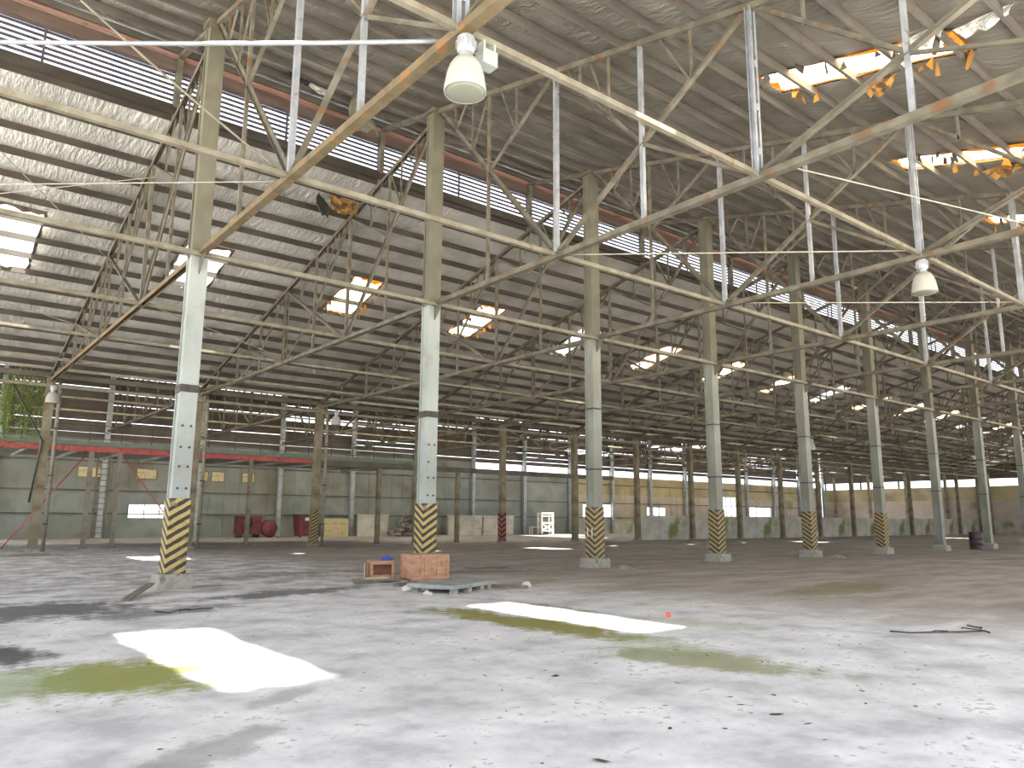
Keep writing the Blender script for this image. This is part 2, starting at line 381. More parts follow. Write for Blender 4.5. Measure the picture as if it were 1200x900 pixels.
# purlins: one rolled C section each, running the whole length
CP = [(-.035, -.10), (.035, -.10), (.035, -.085), (-.02, -.085), (-.02, .085), (.035, .085), (.035, .10), (-.035, .10)]
def purlin(y, z, label, group, m='purlin'):
    b = MB(); b.prism(CP, (XW, 0, 0), (XE, 0, 0), (0, 1, 0))
    tag(b.build('roof_purlin', m, None, loc=(0, y, z)), label, 'purlin', group)
for k in range(23):
    y = YO - .1 - k * PITCH
    if y < YR - HALF: break
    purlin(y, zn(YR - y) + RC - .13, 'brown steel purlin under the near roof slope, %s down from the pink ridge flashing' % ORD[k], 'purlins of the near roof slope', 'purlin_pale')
for k in range(18):
    y = YO + .12 + k * PITCH
    if y > YV: break
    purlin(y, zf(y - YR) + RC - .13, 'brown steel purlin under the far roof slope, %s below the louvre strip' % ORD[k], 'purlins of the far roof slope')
for k in range(20):
    y = YV + .5 + k * PITCH
    if y > YB: break
    purlin(y, zn(YB - y) + RC - .13, 'brown steel purlin behind the valley row, %s up from the valley gutter' % ORD[k], 'purlins of the roof behind the valley')

# flashing, fascia and the louvre strip above the far slope
b = MB(); b.box((XW, YO + .02, 15.02), (XE, YO + .06, 15.34)); b.box((XW, YO - .12, 15.02), (XE, YO + .02, 15.05))
tag(b.build('ridge_flashing', 'pink'), 'faded pink steel flashing along the upper edge of the near roof', 'flashing')
b = MB(); b.box((XW, YO + .065, 14.6), (XE, YO + .12, 15.12)); b.prism(CP, (XW, YO + .05, 14.72), (XE, YO + .05, 14.72), (0, 1, 0))
tag(b.build('louvre_fascia', 'fascia'), 'dark brown fascia board between pink flashing and louvres', 'fascia')
b = MB(); b.box((XW, YO - .06, 13.22), (XE, YO + .14, 13.50)); b.prism(CP, (XW, YO - .1, 13.3), (XE, YO - .1, 13.3), (0, 1, 0))
tag(b.build('louvre_sill', 'purlin'), 'dark steel sill beam under the long louvre strip', 'sill')
def louvre_bay(i):
    t = thing('louvre_grille', '', 'louvre', (XI(i), YO + .12, 13.5), 0, 'louvre panels along the ridge')
    t['label'] = 'horizontal slatted louvre panel, %s bay from the left along the ridge strip' % ORD[i + 2]
    fr = MB()
    for x in (.05, S / 2, S - .05): fr.box((x - .03, -.04, 0), (x + .03, .02, 1.1))
    fr.box((.05, -.03, 1.07), (S - .05, .02, 1.1))
    link('frame', LF['frame'], t) if 'frame' in LF else LF.setdefault('frame', fr.build('frame', 'slat', t).data)
    for k in range(7):
        if 'slat' not in LF:
            s = MB(); s.prism([(-.01, -.052), (.004, -.052), (.03, .052), (.016, .052)], (.06, 0, 0), (S - .06, 0, 0), (0, 1, 0)); LF['slat'] = s.mesh('slat', 'slat')
        link('slat', LF['slat'], t, (0, 0, .07 + k * .157))
LF = {}
for i in range(-2, 16): louvre_bay(i)

# ------------------------------------------------------------------ trusses
MC = {}
def cached(key, fn):
    if key not in MC: MC[key] = fn()
    return MC[key]

def half_truss_members(sg, zt):
    """list of (part name, p0, p1, width, kind, material) in the plane x = 0, y measured from the ridge, z from the underside"""
    q = HALF / 4
    T = lambda d: (0, sg * d, zt(d) - ZB - .06)
    B = lambda d: (0, sg * d, .06)
    out = []
    A = lambda n, p0, p1, w, k='angle', m='truss': out.append((n, p0, p1, w, k, m))
    mid = lambda a, b, f=.5: tuple(u + (v - u) * f for u, v in zip(a, b))
    def at(line, d):
        a, b = line; f = (sg * d - a[1]) / (b[1] - a[1]); return mid(a, b, f)
    A('bottom_chord', B(.2), B(HALF), .17, 'chord')
    A('top_chord', T(-3.5 if sg < 0 else 0), T(HALF), .15, 'chord')
    # main diagonals
    D1 = (T(.15), B(q)); D2 = (B(q), T(2 * q)); D3 = (B(2 * q), T(3 * q)); D4 = (B(3 * q), T(HALF - .4))
    for D, w in ((D1, .14), (D2, .12), (D3, .12), (D4, .10)): A('diagonal', *D, w)
    # posts
    A('post', B(q), T(q), .11, 'bar', 'galv'); [A('post', (sx, *B(2 * q)[1:]), (sx, *T(2 * q)[1:]), .09, 'channel', 'galv') for sx in (-.001, .001)]; [A('batten_plate', (0, sg * 2 * q, zz), (0, sg * 2 * q, zz + .14), .1, 'plate', 'galv') for zz in (.5, 1.4, 2.3)]; A('post', B(3 * q), T(3 * q), .11, 'bar', 'galv')
    for D, d, w in ((D1, q / 2, .08), (D2, 1.5 * q, .09), (D3, 2.5 * q, .08), (D4, 3.5 * q, .07)):
        A('post', B(d), T(d), w, 'bar', 'galv' if d > q else 'truss')
    # sub-diagonals with their hangers
    E1 = (at(D1, q / 2), T(q)); E2 = (T(q), at(D2, 1.5 * q)); E3 = (T(2 * q), at(D3, 2.5 * q)); E4 = (T(3 * q), at(D4, 3.5 * q))
    for E in (E1, E2, E3): A('strut', *E, .09)
    for L_, ds in ((D1, (.2 * q, .36 * q)), (E1, (.72 * q,)), (E2, (1.16 * q, 1.33 * q)), (D2, (1.75 * q,)), (E3, (2.2 * q,)), (D3, (2.75 * q,))):
        for d in ds: A('hanger', at(L_, d), T(d), .06)
    for L_, d0, d1 in ((D1, .2 * q, .3 * q), (D1, .36 * q, .49 * q), (E2, 1.17 * q, 1.08 * q), (E2, 1.34 * q, 1.22 * q), (E1, .72 * q, .6 * q), (D2, 1.75 * q, 1.6 * q)):
        A('brace', at(L_, d0), T(d1), .05)
    # lower sub-struts
    A('strut', at(D2, 1.5 * q), B(2 * q), .08); A('strut', at(D3, 2.5 * q), B(3 * q), .07)
    if sg < 0:
        A('overhang_post', (0, 3.5, zf(3.5) - ZB), T(-3.5), .16, 'bar')
    return out

def member_mesh(key, p0, p1, w, k, m):
    def mk():
        b = MB()
        if k == 'angle': b.angle(p0, p1, w)
        elif k == 'chord': b.prism([(-w / 2, -.06), (w / 2, -.06), (w / 2, .07), (w / 2 - .014, .07), (w / 2 - .014, -.045), (-w / 2 + .014, -.045), (-w / 2 + .014, .07), (-w / 2, .07)], p0, p1)
        elif k == 'channel':
            s = 1 if p0[0] > 0 else -1
            b.prism([(s * .03, -.06), (s * .095, -.06), (s * .095, -.045), (s * .045, -.045), (s * .045, .045), (s * .095, .045), (s * .095, .06), (s * .03, .06)], (0, *p0[1:]), (0, *p1[1:]))
        elif k == 'plate': b.box((-.05, p0[1] - .075, p0[2]), (.05, p0[1] - .06, p1[2]))
        else: b.bar(p0, p1, w, w)
        return b.mesh(key[1], m)
    return cached(key, mk)

def truss(i, sg, y, zt, where, full, chord=None, grp='roof trusses'):
    t = thing('roof_truss', where, 'truss', (XI(i), y, ZB), 0, grp)
    mem = half_truss_members(sg, zt)
    if full:
        for j, (n, p0, p1, w, k, m) in enumerate(mem):
            mm = chord if (chord and n == 'bottom_chord') else ('truss_shaded' if y > YR else 'truss' if m == 'galv' and sg > 0 else m)
            link(n, member_mesh((sg, n, j, mm), p0, p1, w, k, mm), t)
    else:
        for nm, sel in (('bottom_chord', ('bottom_chord',)), ('top_chord', ('top_chord', 'overhang_post')), ('lattice', ('diagonal', 'strut', 'brace', 'post', 'hanger'))):
            def mk(sel=sel, nm=nm):
                b = MB()
                for (n, p0, p1, w, k, m) in mem:
                    if n in sel: b.bar(p0, p1, w if k != 'chord' else .15, w if k != 'chord' else .13)
                return b.mesh(nm, 'truss_shaded' if y > YR else 'truss')
            link(nm, cached((sg, nm, 'far', y > YR), mk), t)
    return t
for i in range(NB):
    full = i < 8
    truss(i, -1, YR, zn, 'roof truss from the %s ridge row column, spanning towards the camera' % ORD[i], full, 'truss_tan' if i == 0 else None, 'trusses on the near side of the ridge row')
    truss(i, 1, YR, zf, 'roof truss from the %s ridge row column, spanning back to the valley row' % ORD[i], i < 7, 'truss_tan' if i == 0 else None, 'trusses on the far side of the ridge row')
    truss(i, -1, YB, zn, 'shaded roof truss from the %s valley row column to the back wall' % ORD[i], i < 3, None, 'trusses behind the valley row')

# ties running along the hall at the bottom chords
TP = [(-.055, -.055), (.055, -.055), (.055, -.04), (-.04, -.04), (-.04, .055), (-.055, .055)]
def tie(y, z, label, m='tie', r=1.):
    b = MB(); b.prism([(u * r, v * r) for u, v in TP], (XW, 0, 0), (XE, 0, 0), (0, 1, 0))
    tag(b.build('tie_beam', m, None, loc=(0, y, z)), label, 'tie beam', 'ties along the hall')
q = HALF / 4
tie(YR - .33, ZB + .02, 'long steel tie along the ridge row of columns at truss bottom height', r=1.)
tie(YR - q, ZB + .10, 'long steel tie through the first posts on the near side of the ridge row', r=.95)
tie(YR - 2 * q, ZB + .12, 'pale long steel tie through the heavy twin posts nearest the high lamps', 'tie2', r=.85)
tie(YR - 3 * q, ZB + .10, 'long steel tie passing overhead nearest the camera')
tie(YR + q, ZB + .10, 'long steel tie through the first posts beyond the ridge row')
tie(YR + 2 * q, ZB + .10, 'long steel tie at the middle of the far slope trusses', r=.9)
tie(YR + 3 * q, ZB + .10, 'long steel tie near the eaves end of the far slope trusses')
tie(YV + q, ZB + .1, 'long steel tie in the dark roof just behind the valley row')
tie(YV + 2 * q, ZB + .1, 'long steel tie in the dark roof halfway to the back wall')
b = MB(); b.prism([(-.15, -.12), (.15, -.12), (.15, .12), (.13, .12), (.13, -.1), (-.13, -.1), (-.13, .12), (-.15, .12)], (XW, 0, 0), (XE, 0, 0), (0, 1, 0))
tag(b.build('valley_gutter', 'darkbeam', None, loc=(0, YV, 8.15)), 'long brown steel gutter beam on top of the valley row columns', 'gutter')
b = MB(); b.bar((XW, 0, 0), (XE, 0, 0), .14, .14, (0, 1, 0))
tag(b.build('eaves_beam', 'tie', None, loc=(0, YV - .35, 7.62)), 'pale long beam along the valley row just below the truss ends', 'beam')

# ------------------------------------------------------------------ columns
def col_profile(w, d):
    a, l = w / 2, .05
    dd = d / 2
    # channels back to back: flat faces to the front and rear, a shallow groove down each flank
    return [(-a, -dd), (a, -dd), (a, -dd + l), (a - .035, -dd + l), (a - .035, dd - l), (a, dd - l), (a, dd), (-a, dd), (-a, dd - l), (-a + .035, dd - l), (-a + .035, -dd + l), (-a, -dd + l)]
def shaft_mesh(w, z0, z1, m, key):
    return cached((key, 'shaft', w, z0, z1, m), lambda: MB().prism(col_profile(w, w), (0, 0, z0), (0, 0, z1), (1, 0, 0)).mesh('shaft', m))
def ridge_column(i):
    side = {0: 'nearest one at the left, on a square concrete plinth', 1: 'standing behind the large wooden crate', 2: 'bearing the painted number 11',
            3: 'fourth from the left in the ridge row', 4: 'fifth from the left in the ridge row', 5: 'sixth from the left in the ridge row'}
    if i in side: lab = 'tall grey-green steel column with black and yellow hazard stripes, ' + side[i]
    elif i == 6: lab = 'tall grey steel column without stripes, left of the dark drum'
    elif i == 7: lab = 'tall grey steel column without stripes, right of the dark drum'
    else: lab = 'tall grey steel column, %s of the ridge row beyond the drum' % ORD[i - 8]
    t = thing('steel_column', lab, 'column', (XI(i), YR, 0), 0, 'columns of the ridge row')
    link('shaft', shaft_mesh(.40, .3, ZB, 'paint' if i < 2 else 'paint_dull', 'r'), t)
    o = link('upper_shaft', shaft_mesh(.40, ZB, 14.12, 'olive', 'r'), t); o['label'] = 'older olive painted upper length'
    pl = cached('plinth', lambda: MB().add([(sx * a, sy * a, z) for z, a in ((0, .37), (.30, .35), (.33, .31)) for sx, sy in ((-1, -1), (1, -1), (1, 1), (-1, 1))],
        [(0, 3, 2, 1)] + [(r * 4 + k, r * 4 + (k + 1) % 4, r * 4 + 4 + (k + 1) % 4, r * 4 + 4 + k) for r in range(2) for k in range(4)] + [(8, 9, 10, 11)]).mesh('plinth', 'concrete'))
    link('plinth', pl, t)
    if i < 6:
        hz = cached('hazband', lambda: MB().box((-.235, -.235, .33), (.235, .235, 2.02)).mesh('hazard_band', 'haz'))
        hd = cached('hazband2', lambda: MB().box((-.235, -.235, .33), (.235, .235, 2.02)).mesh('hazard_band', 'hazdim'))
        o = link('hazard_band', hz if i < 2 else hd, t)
        bv = o.modifiers.new('bevel', 'BEVEL'); bv.width = .012
    for z in (4.55,) if i < 2 else (3.3, 5.4):
        link('clamp_band', cached(('cl', i < 2), lambda: MB().box((-.215, -.215, -.05 if i < 2 else -.025), (.215, .215, .13 if i < 2 else .025)).mesh('clamp_band', 'iron')), t, (0, 0, z))
    cap = cached('cap', lambda: MB().box((-.27, -.27, 14.12), (.27, .27, 14.2)).mesh('cap_plate', 'truss')); link('cap_plate', cap, t)
    gs = cached('gus', lambda: MB().add([(-.012, .2, ZB - .45), (-.012, .2, ZB + .15), (-.012, .62, ZB + .15), (-.012, .62, ZB), (.012, .2, ZB - .45), (.012, .2, ZB + .15), (.012, .62, ZB + .15), (.012, .62, ZB)],
        [(0, 1, 2, 3), (7, 6, 5, 4), (0, 4, 5, 1), (1, 5, 6, 2), (2, 6, 7, 3), (3, 7, 4, 0)]).mesh('gusset', 'truss'))
    link('gusset', gs, t); link('gusset', gs, t, rot=(0, 0, math.pi))
    return t
cols = [ridge_column(i) for i in range(NB)]
# bolts on the two nearest columns
for i in (0, 1):
    for z in (2.25, 2.75, 3.2, 3.7):
        for sx in (-.09, .1):
            if random.random() < .75:
                link('bolt', cached('bolt', lambda: MB().prism([(.028 * math.cos(k * 1.0472), .028 * math.sin(k * 1.0472)) for k in range(6)], (0, -.2, 0), (0, -.225, 0), (1, 0, 0)).mesh('bolt', 'iron')), [c for c in cols[i].children if c.name.startswith('shaft')][0], (sx, 0, z))
# painted number on the third column
fc = bpy.data.curves.new('numeral', 'FONT'); fc.body = '11'; fc.size = .42; fc.extrude = .002; fc.align_x = 'CENTER'
o = bpy.data.objects.new('number_paint', fc); C.objects.link(o); o.parent = [c for c in cols[2].children if c.name.startswith('hazard')][0]; o.location = (-.238, 0, 1.02); o.rotation_euler = (math.pi / 2, 0, -math.pi / 2); fc.materials.append(M['numeral'])

VROW = {0: 'at the far left with a mossy foot and drainpipe', 1: 'just right of the nearest striped column, yellowish', 2: 'between the first and second striped columns, with faint stripes',
        3: 'hidden close behind the second striped column', 4: 'left of the white rack, with red and black stripes'}
def valley_column(i):
    lab = 'rusty steel column of the valley row, ' + (VROW[i] if i in VROW else '%s along from the one with red stripes' % ORD[i - 5])
    t = thing('valley_column', lab, 'column', (XI(i), YV, 0), 0, 'columns of the valley row')
    link('shaft', shaft_mesh(.36, 0, 8.05, 'dusty', 'v'), t)
    if i in (2, 4):
        o = MB().box((-.2, -.2, .1), (.2, .2, 2.0)).build('hazard_band', 'hazdim' if i == 2 else 'hazred', t)
    ft = cached('foot', lambda: MB().box((-.27, -.27, 0), (.27, .27, .12)).mesh('foot', 'concrete')); link('foot', ft, t)
    if i < 3:
        p = thing('drainpipe', 'rusty tan drainpipe clipped to the right of the valley column ' + ('at the far left', 'behind the nearest striped column', 'with faint stripes')[i], 'pipe', (XI(i) + .36, YV - .36, 0), 0, 'drainpipes on the valley columns')
        link('pipe', cached('dpipe', lambda: MB().tube([(0, 0, 0), (0, 0, 7.3), (0, .06, 7.6), (0, .22, 7.9)], .085, 10).mesh('pipe', 'tie', True)), p)
        for z in (1.2, 3.4, 5.6): link('clip', cached('dclip', lambda: MB().box((-.1, -.1, 0), (.1, .1, .07)).mesh('clip', 'iron')), p, (0, 0, z))
for i in range(NB): valley_column(i)
for i in range(NB):
    t = thing('back_post', 'pale steel post against the back wall, %s from the left' % ORD[i], 'post', (XI(i), YB - .32, 0), 0, 'posts along the back wall')
    link('shaft', shaft_mesh(.34, .08, 14.0, 'pale_paint', 'b'), t)
    link('foot', cached('pf', lambda: MB().box((-.24, -.24, 0), (.24, .24, .08)).mesh('foot', 'concrete')), t)

# ------------------------------------------------------------------ walls
def wall_cells(xs, zs, solid, mk):
    """boxes of wall between grid lines where solid(cx, cz)"""
    for i in range(len(xs) - 1):
        for j in range(len(zs) - 1):
            if solid((xs[i] + xs[i + 1]) / 2, (zs[j] + zs[j + 1]) / 2): mk(xs[i], xs[i + 1], zs[j], zs[j + 1])
BW = [(13.9, 17.0, 1.5, 2.5), (61.6, 66.3, 1.9, 3.3), (72.6, 76.2, 1.9, 3.1), (87.8, 91.2, 1.9, 4.7), (94.2, 99.6, 1.9, 3.4)]
STRIP = (46.0, XE, 6.65, 7.35)
bands = [('wall_back', -12, 61.0, 0, 7.35, 'sheetgreen'), ('wall_back.001', 61.0, XE, 0, 1.9, 'lowwall'), ('wall_back.002', 61.0, XE, 1.9, 4.5, 'sheetpink'), ('wall_back.003', 61.0, XE, 4.5, 6.65, 'sheettan')]
for nm, x0, x1, z0, z1, m in bands:
    b = MB()
    op = [w for w in BW if w[0] < x1 and w[1] > x0] + ([(46, 61.0, 6.65, 7.35)] if nm == 'wall_back' else [])
    xs = sorted({x0, x1} | {v for w in op for v in w[:2] if x0 < v < x1}); zs = sorted({z0, z1} | {v for w in op for v in w[2:] if z0 < v < z1})
    wall_cells(xs, zs, lambda x, z: not any(w[0] < x < w[1] and w[2] < z < w[3] for w in op), lambda a, c, d, e: b.box((a, YB, d), (c, YB + .12, e)))
    # standing seams and girts
    x = x0 + .55
    while x < x1 and m.startswith('sheet'):
        if not any(w[0] - .1 < x < w[1] + .1 for w in op): b.box((x, YB - .025, z0 + .02), (x + .05, YB, min(z1, 6.6)))
        x += 1.2
    struct(b.build(nm, m))
for k, z in enumerate((1.75, 3.45, 5.6)):
    b = MB(); b.box((-12, YB - .14, z), (XE, YB - .03, z + .1)); tag(b.build('wall_girt', 'darkbeam'), 'dark horizontal steel rail across the back wall, %s' % ('lowest of three', 'middle one of three', 'highest of three')[k], 'rail', 'rails across the back wall')
b = MB(); b.box((-12, YB, 7.35), (XE, YB + .12, 7.75)); struct(b.build('trim_1', 'upper'))
# slatted upper wall, one panel to a bay
for i in range(-2, 16):
    b = MB(); z = 7.8; r = random.Random(i)
    while z < 13.9:
        if r.random() < .96: b.prism([(-.012, -.222), (.012, -.222), (.07, .215), (.046, .22)], (.0, 0, z + .22), (S, 0, z + .22), (0, 1, 0))
        z += .41 + (.07 if r.random() < .3 else 0)
    o = struct(b.build('wall_upper', 'upper', loc=(XI(i), YB + .05, 0)))
# end wall at the far right
b = MB(); b.box((XE + .25, -3.7, 0), (XE + .4, YB, 2.0)); struct(b.build('wall_right', 'lowwall'))
b = MB(); b.box((XE + .25, -3.7, 2.0), (XE + .4, YB, 4.5)); struct(b.build('wall_right.001', 'sheetpink'))
b = MB(); b.box((XE + .25, -3.7, 4.5), (XE + .4, YB, 6.35)); struct(b.build('wall_right.002', 'sheettan'))
b = MB(); b.box((XE + .25, -3.7, 7.3), (XE + .4, YB, 14.0)); struct(b.build('wall_right.003', 'upper'))
for k in range(9):
    y = YB - 2.2 - k * 5.4
    if y < 20: break
    t = thing('end_post', 'dark rusty post on the far right end wall, %s from the corner' % ORD[k], 'post', (XE + .06, y, 0), 0, 'posts along the end wall')
    link('shaft', shaft_mesh(.34, 0, 8.2, 'dusty', 'e'), t)
# low concrete walls of the valley row
for i in range(6, 16):
    b = MB(); b.box((.25, -.1, 0), (S - .25, .1, 1.92)); b.box((.2, -.13, 1.86), (S - .2, .13, 1.95))
    struct(b.build('wall_low', 'lowwall', loc=(XI(i), YV + .3, 0)))
for x0, x1 in ((32.0, 35.0), (41.6, 45.6), (45.8, 49.6)):
    b = MB(); b.box((0, -.12, 0), (x1 - x0, .12, 1.85)); b.box((-.1, -.16, 1.8), (x1 - x0 + .1, .16, 1.92))
    struct(b.build('wall_low', 'lowwall', loc=(x0, 61.6, 0)))

# boards and window on the left of the back wall
for k, (x0, x1) in enumerate(((10.2, 11.8), (14.2, 15.7), (18.5, 19.6), (19.8, 20.9), (22.3, 23.4))):
    t = thing('notice_board', 'yellowed blank board high on the green back wall, %s from the left' % ORD[k], 'board', (x0, YB - .03, 4.42), 0, 'boards on the back wall')
    MB().box((0, -.03, 0), (x1 - x0, 0, .85)).build('panel', 'board', t)
    fr = MB()
    for a, c in (((0, 0), (x1 - x0, .06)), ((0, .79), (x1 - x0, .85)), ((0, 0), (.06, .85)), ((x1 - x0 - .06, 0), (x1 - x0, .85))): fr.box((a[0], -.05, a[1]), (c[0], -.03, c[1]))
    fr.build('frame', 'wooddark', t)
b = MB()
for x in (13.86, 15.0, 16.1, 16.98): b.box((x - .03, YB - .02, 1.5), (x + .03, YB + .1, 2.5))
b.box((13.9, YB, 1.97), (17.0, YB + .05, 2.02)); struct(b.build('window_1', 'greenbeam'))
for k, w in enumerate(BW[1:]):
    b = MB(); x = w[0]
    while x < w[1] + .01: b.box((x - .04, YB - .02, w[2]), (x + .04, YB + .1, w[3])); x += (w[1] - w[0]) / 3
    struct(b.build('window_%d' % (k + 2), 'greenbeam'))
b = MB()
for i in range(6, 17): b.box((XI(i) - .08, YB - .02, 6.65), (XI(i) + .08, YB + .1, 7.35))
struct(b.build('window_6', 'darkbeam'))
b = MB(); y = 1.
while y < YB: b.box((XE + .25, y - .12, 6.35), (XE + .4, y + .12, 7.3)); y += 5.65
struct(b.build('window_7', 'darkbeam'))

# ------------------------------------------------------------------ mezzanine at the left
b = MB(); b.box((-12, 44.2, 5.05), (27.4, 51.5, 5.2)); x = -11
while x < 27: b.box((x, 44.3, 4.9), (x + .1, 51.4, 5.05)); x += 2.26
tag(b.build('mezzanine_deck', 'deck'), 'grey mezzanine deck above the left part of the back hall', 'deck')
b = MB(); b.prism([(-.1, -.14), (.1, -.14), (.1, -.11), (.02, -.11), (.02, .11), (.1, .11), (.1, .14), (-.1, .14), (-.1, .11), (-.02, .11), (-.02, -.11), (-.1, -.11)], (-12, 44.05, 5.0), (19.6, 44.05, 5.0), (0, 1, 0))
tag(b.build('red_edge_beam', 'red'), 'red painted steel beam along the mezzanine edge at left', 'beam')
b = MB(); b.prism(CP, (-12, 44.0, 5.28), (27.4, 44.0, 5.28), (0, 1, 0)); tag(b.build('green_edge_beam', 'greenbeam'), 'dark green steel channel just above the red mezzanine beam', 'beam')
b = MB(); b.bar((19.6, 44.05, 4.95), (46, 44.05, 4.95), .2, .34, (0, 1, 0)); tag(b.build('brown_edge_beam', 'darkbeam'), 'dark brown beam continuing right from the red mezzanine beam', 'beam')
b = MB()
t = thing('deck_railing', 'thin steel mesh railing standing on the mezzanine deck edge', 'railing', (-12, 44.3, 5.2))
rl = MB()
for z in (.35, .7, 1.05): rl.bar((0, 0, z), (39, 0, z), .035, .035, (0, 1, 0))
rl.build('rail', 'iron', t)
for k in range(27): link('baluster', cached('balu', lambda: MB().bar((0, 0, 0), (0, 0, 1.07), .035, .035).mesh('baluster', 'iron')), t, (k * 1.5, 0, 0))
def post(x, y, h, lab, m='tie', w=.2):
    t = thing('deck_post', lab, 'post', (x, y, 0), 0, 'posts under the mezzanine')
    MB().prism(col_profile(w, w), (0, 0, 0), (0, 0, h), (1, 0, 0)).build('shaft', m, t)
    MB().box((-.16, -.16, 0), (.16, .16, .03)).build('base_plate', 'iron', t)
post(7.62, 44.05, 4.86, 'grey mezzanine post left of the hanging chain ladder')
post(8.95, 44.05, 4.86, 'grey mezzanine post right of the hanging chain ladder')
post(15.9, 44.05, 4.86, 'dark rusty mezzanine post left of the faintly striped column', 'dusty')
post(24.3, 44.05, 4.78, 'dark rusty post left of the second striped column under brown beam', 'dusty', .26)
post(30.5, 44.05, 4.78, 'thick rusty post right of the second striped column under brown beam', 'dusty', .26)
for lab, p0, p1 in (('red diagonal brace rod sloping down left from the left grey mezzanine post', (7.5, 44.3, 4.86), (4.2, 44.3, .04)), ('red diagonal brace rod sloping down right towards the lit wall window', (9.05, 44.3, 4.86), (12.8, 44.3, .04))):
    b = MB(); b.tube([p0, p1], .032, 8); tag(b.build('brace_rod', 'red', smooth=True), lab, 'brace')
t = thing('chain_ladder', 'rusty rung ladder hanging between the two grey mezzanine posts', 'ladder', (8.3, 44.4, 0))
for s in (-.3, .3): MB().box((s - .03, -.05, .5), (s + .03, .05, 4.9)).build('rail', 'dusty', t)
for k in range(14): link('rung', cached('rung', lambda: MB().tube([(-.3, 0, 0), (.3, 0, 0)], .025, 6).mesh('rung', 'dusty')), t, (0, 0, .75 + k * .3))
b = MB(); b.tube([(3.3 + .1, 40.9, 7.9), (5.0, 41.0, 5.0), (4.75, 41.0, 2.2)], .045, 6)
tag(b.build('hanging_cable', 'iron', smooth=True), 'black cable hanging down beside the leftmost valley column', 'cable')

# hanging vines at the far left
vr = random.Random(3); b = MB()
for k in range(70):
    x = 3.3 + vr.random() * 1.7; y = 41.9 + vr.random() * 1.2; z0 = 7.4 + vr.random() * 1.0; ln = 1.2 + vr.random() * 2.0
    pts = [(x + .05 * math.sin(j * 1.3 + k), y + .04 * math.cos(j + k), z0 - ln * j / 6) for j in range(7)]
    b.tube(pts, .012, 4)
    for j in range(26):
        f_ = vr.random(); c = Vector((x, y, z0 - ln * f_)) + Vector((vr.uniform(-.1, .1), vr.uniform(-.1, .1), 0)); a = vr.random() * 6.28
        u = Vector((math.cos(a), math.sin(a), -.6)) * .09; w = Vector((-math.sin(a), math.cos(a), .2)) * .045
        b.add([c, c + u * .5 + w, c + u, c + u * .5 - w, c + u * .5 + Vector((0, 0, .02))], [(0, 3, 4), (3, 2, 4), (2, 1, 4), (1, 0, 4)])
tag(b.build('hanging_vines', 'moss'), 'curtain of green vines hanging from the valley gutter at far left', 'vines', kind='stuff')

# ------------------------------------------------------------------ skylights
def ragged(b, p0, p1, inward, w, rnd, drop, zf_):
    """a torn strip of sheet along an edge"""
    n = 9; p0, p1, inward = Vector(p0), Vector(p1), Vector(inward)
    top = []; bot = []
    for k in range(n + 1):
        p = p0.lerp(p1, k / n); r = w * rnd.uniform(.15, 1.)
        qv = p + inward * r; top.append(p); bot.append(qv - Vector((0, 0, drop * r * rnd.uniform(.2, 1.2))))
    vs = top + bot + [v + Vector((0, 0, .012)) for v in top + bot]; m_ = n + 1
    fs = []
    for k in range(n):
        fs += [(k, k + 1, m_ + k + 1, m_ + k), (2 * m_ + k, 3 * m_ + k, 3 * m_ + k + 1, 2 * m_ + k + 1), (m_ + k, m_ + k + 1, 3 * m_ + k + 1, 3 * m_ + k), (k, 2 * m_ + k, 2 * m_ + k + 1, k + 1)]
    b.add(vs, fs)
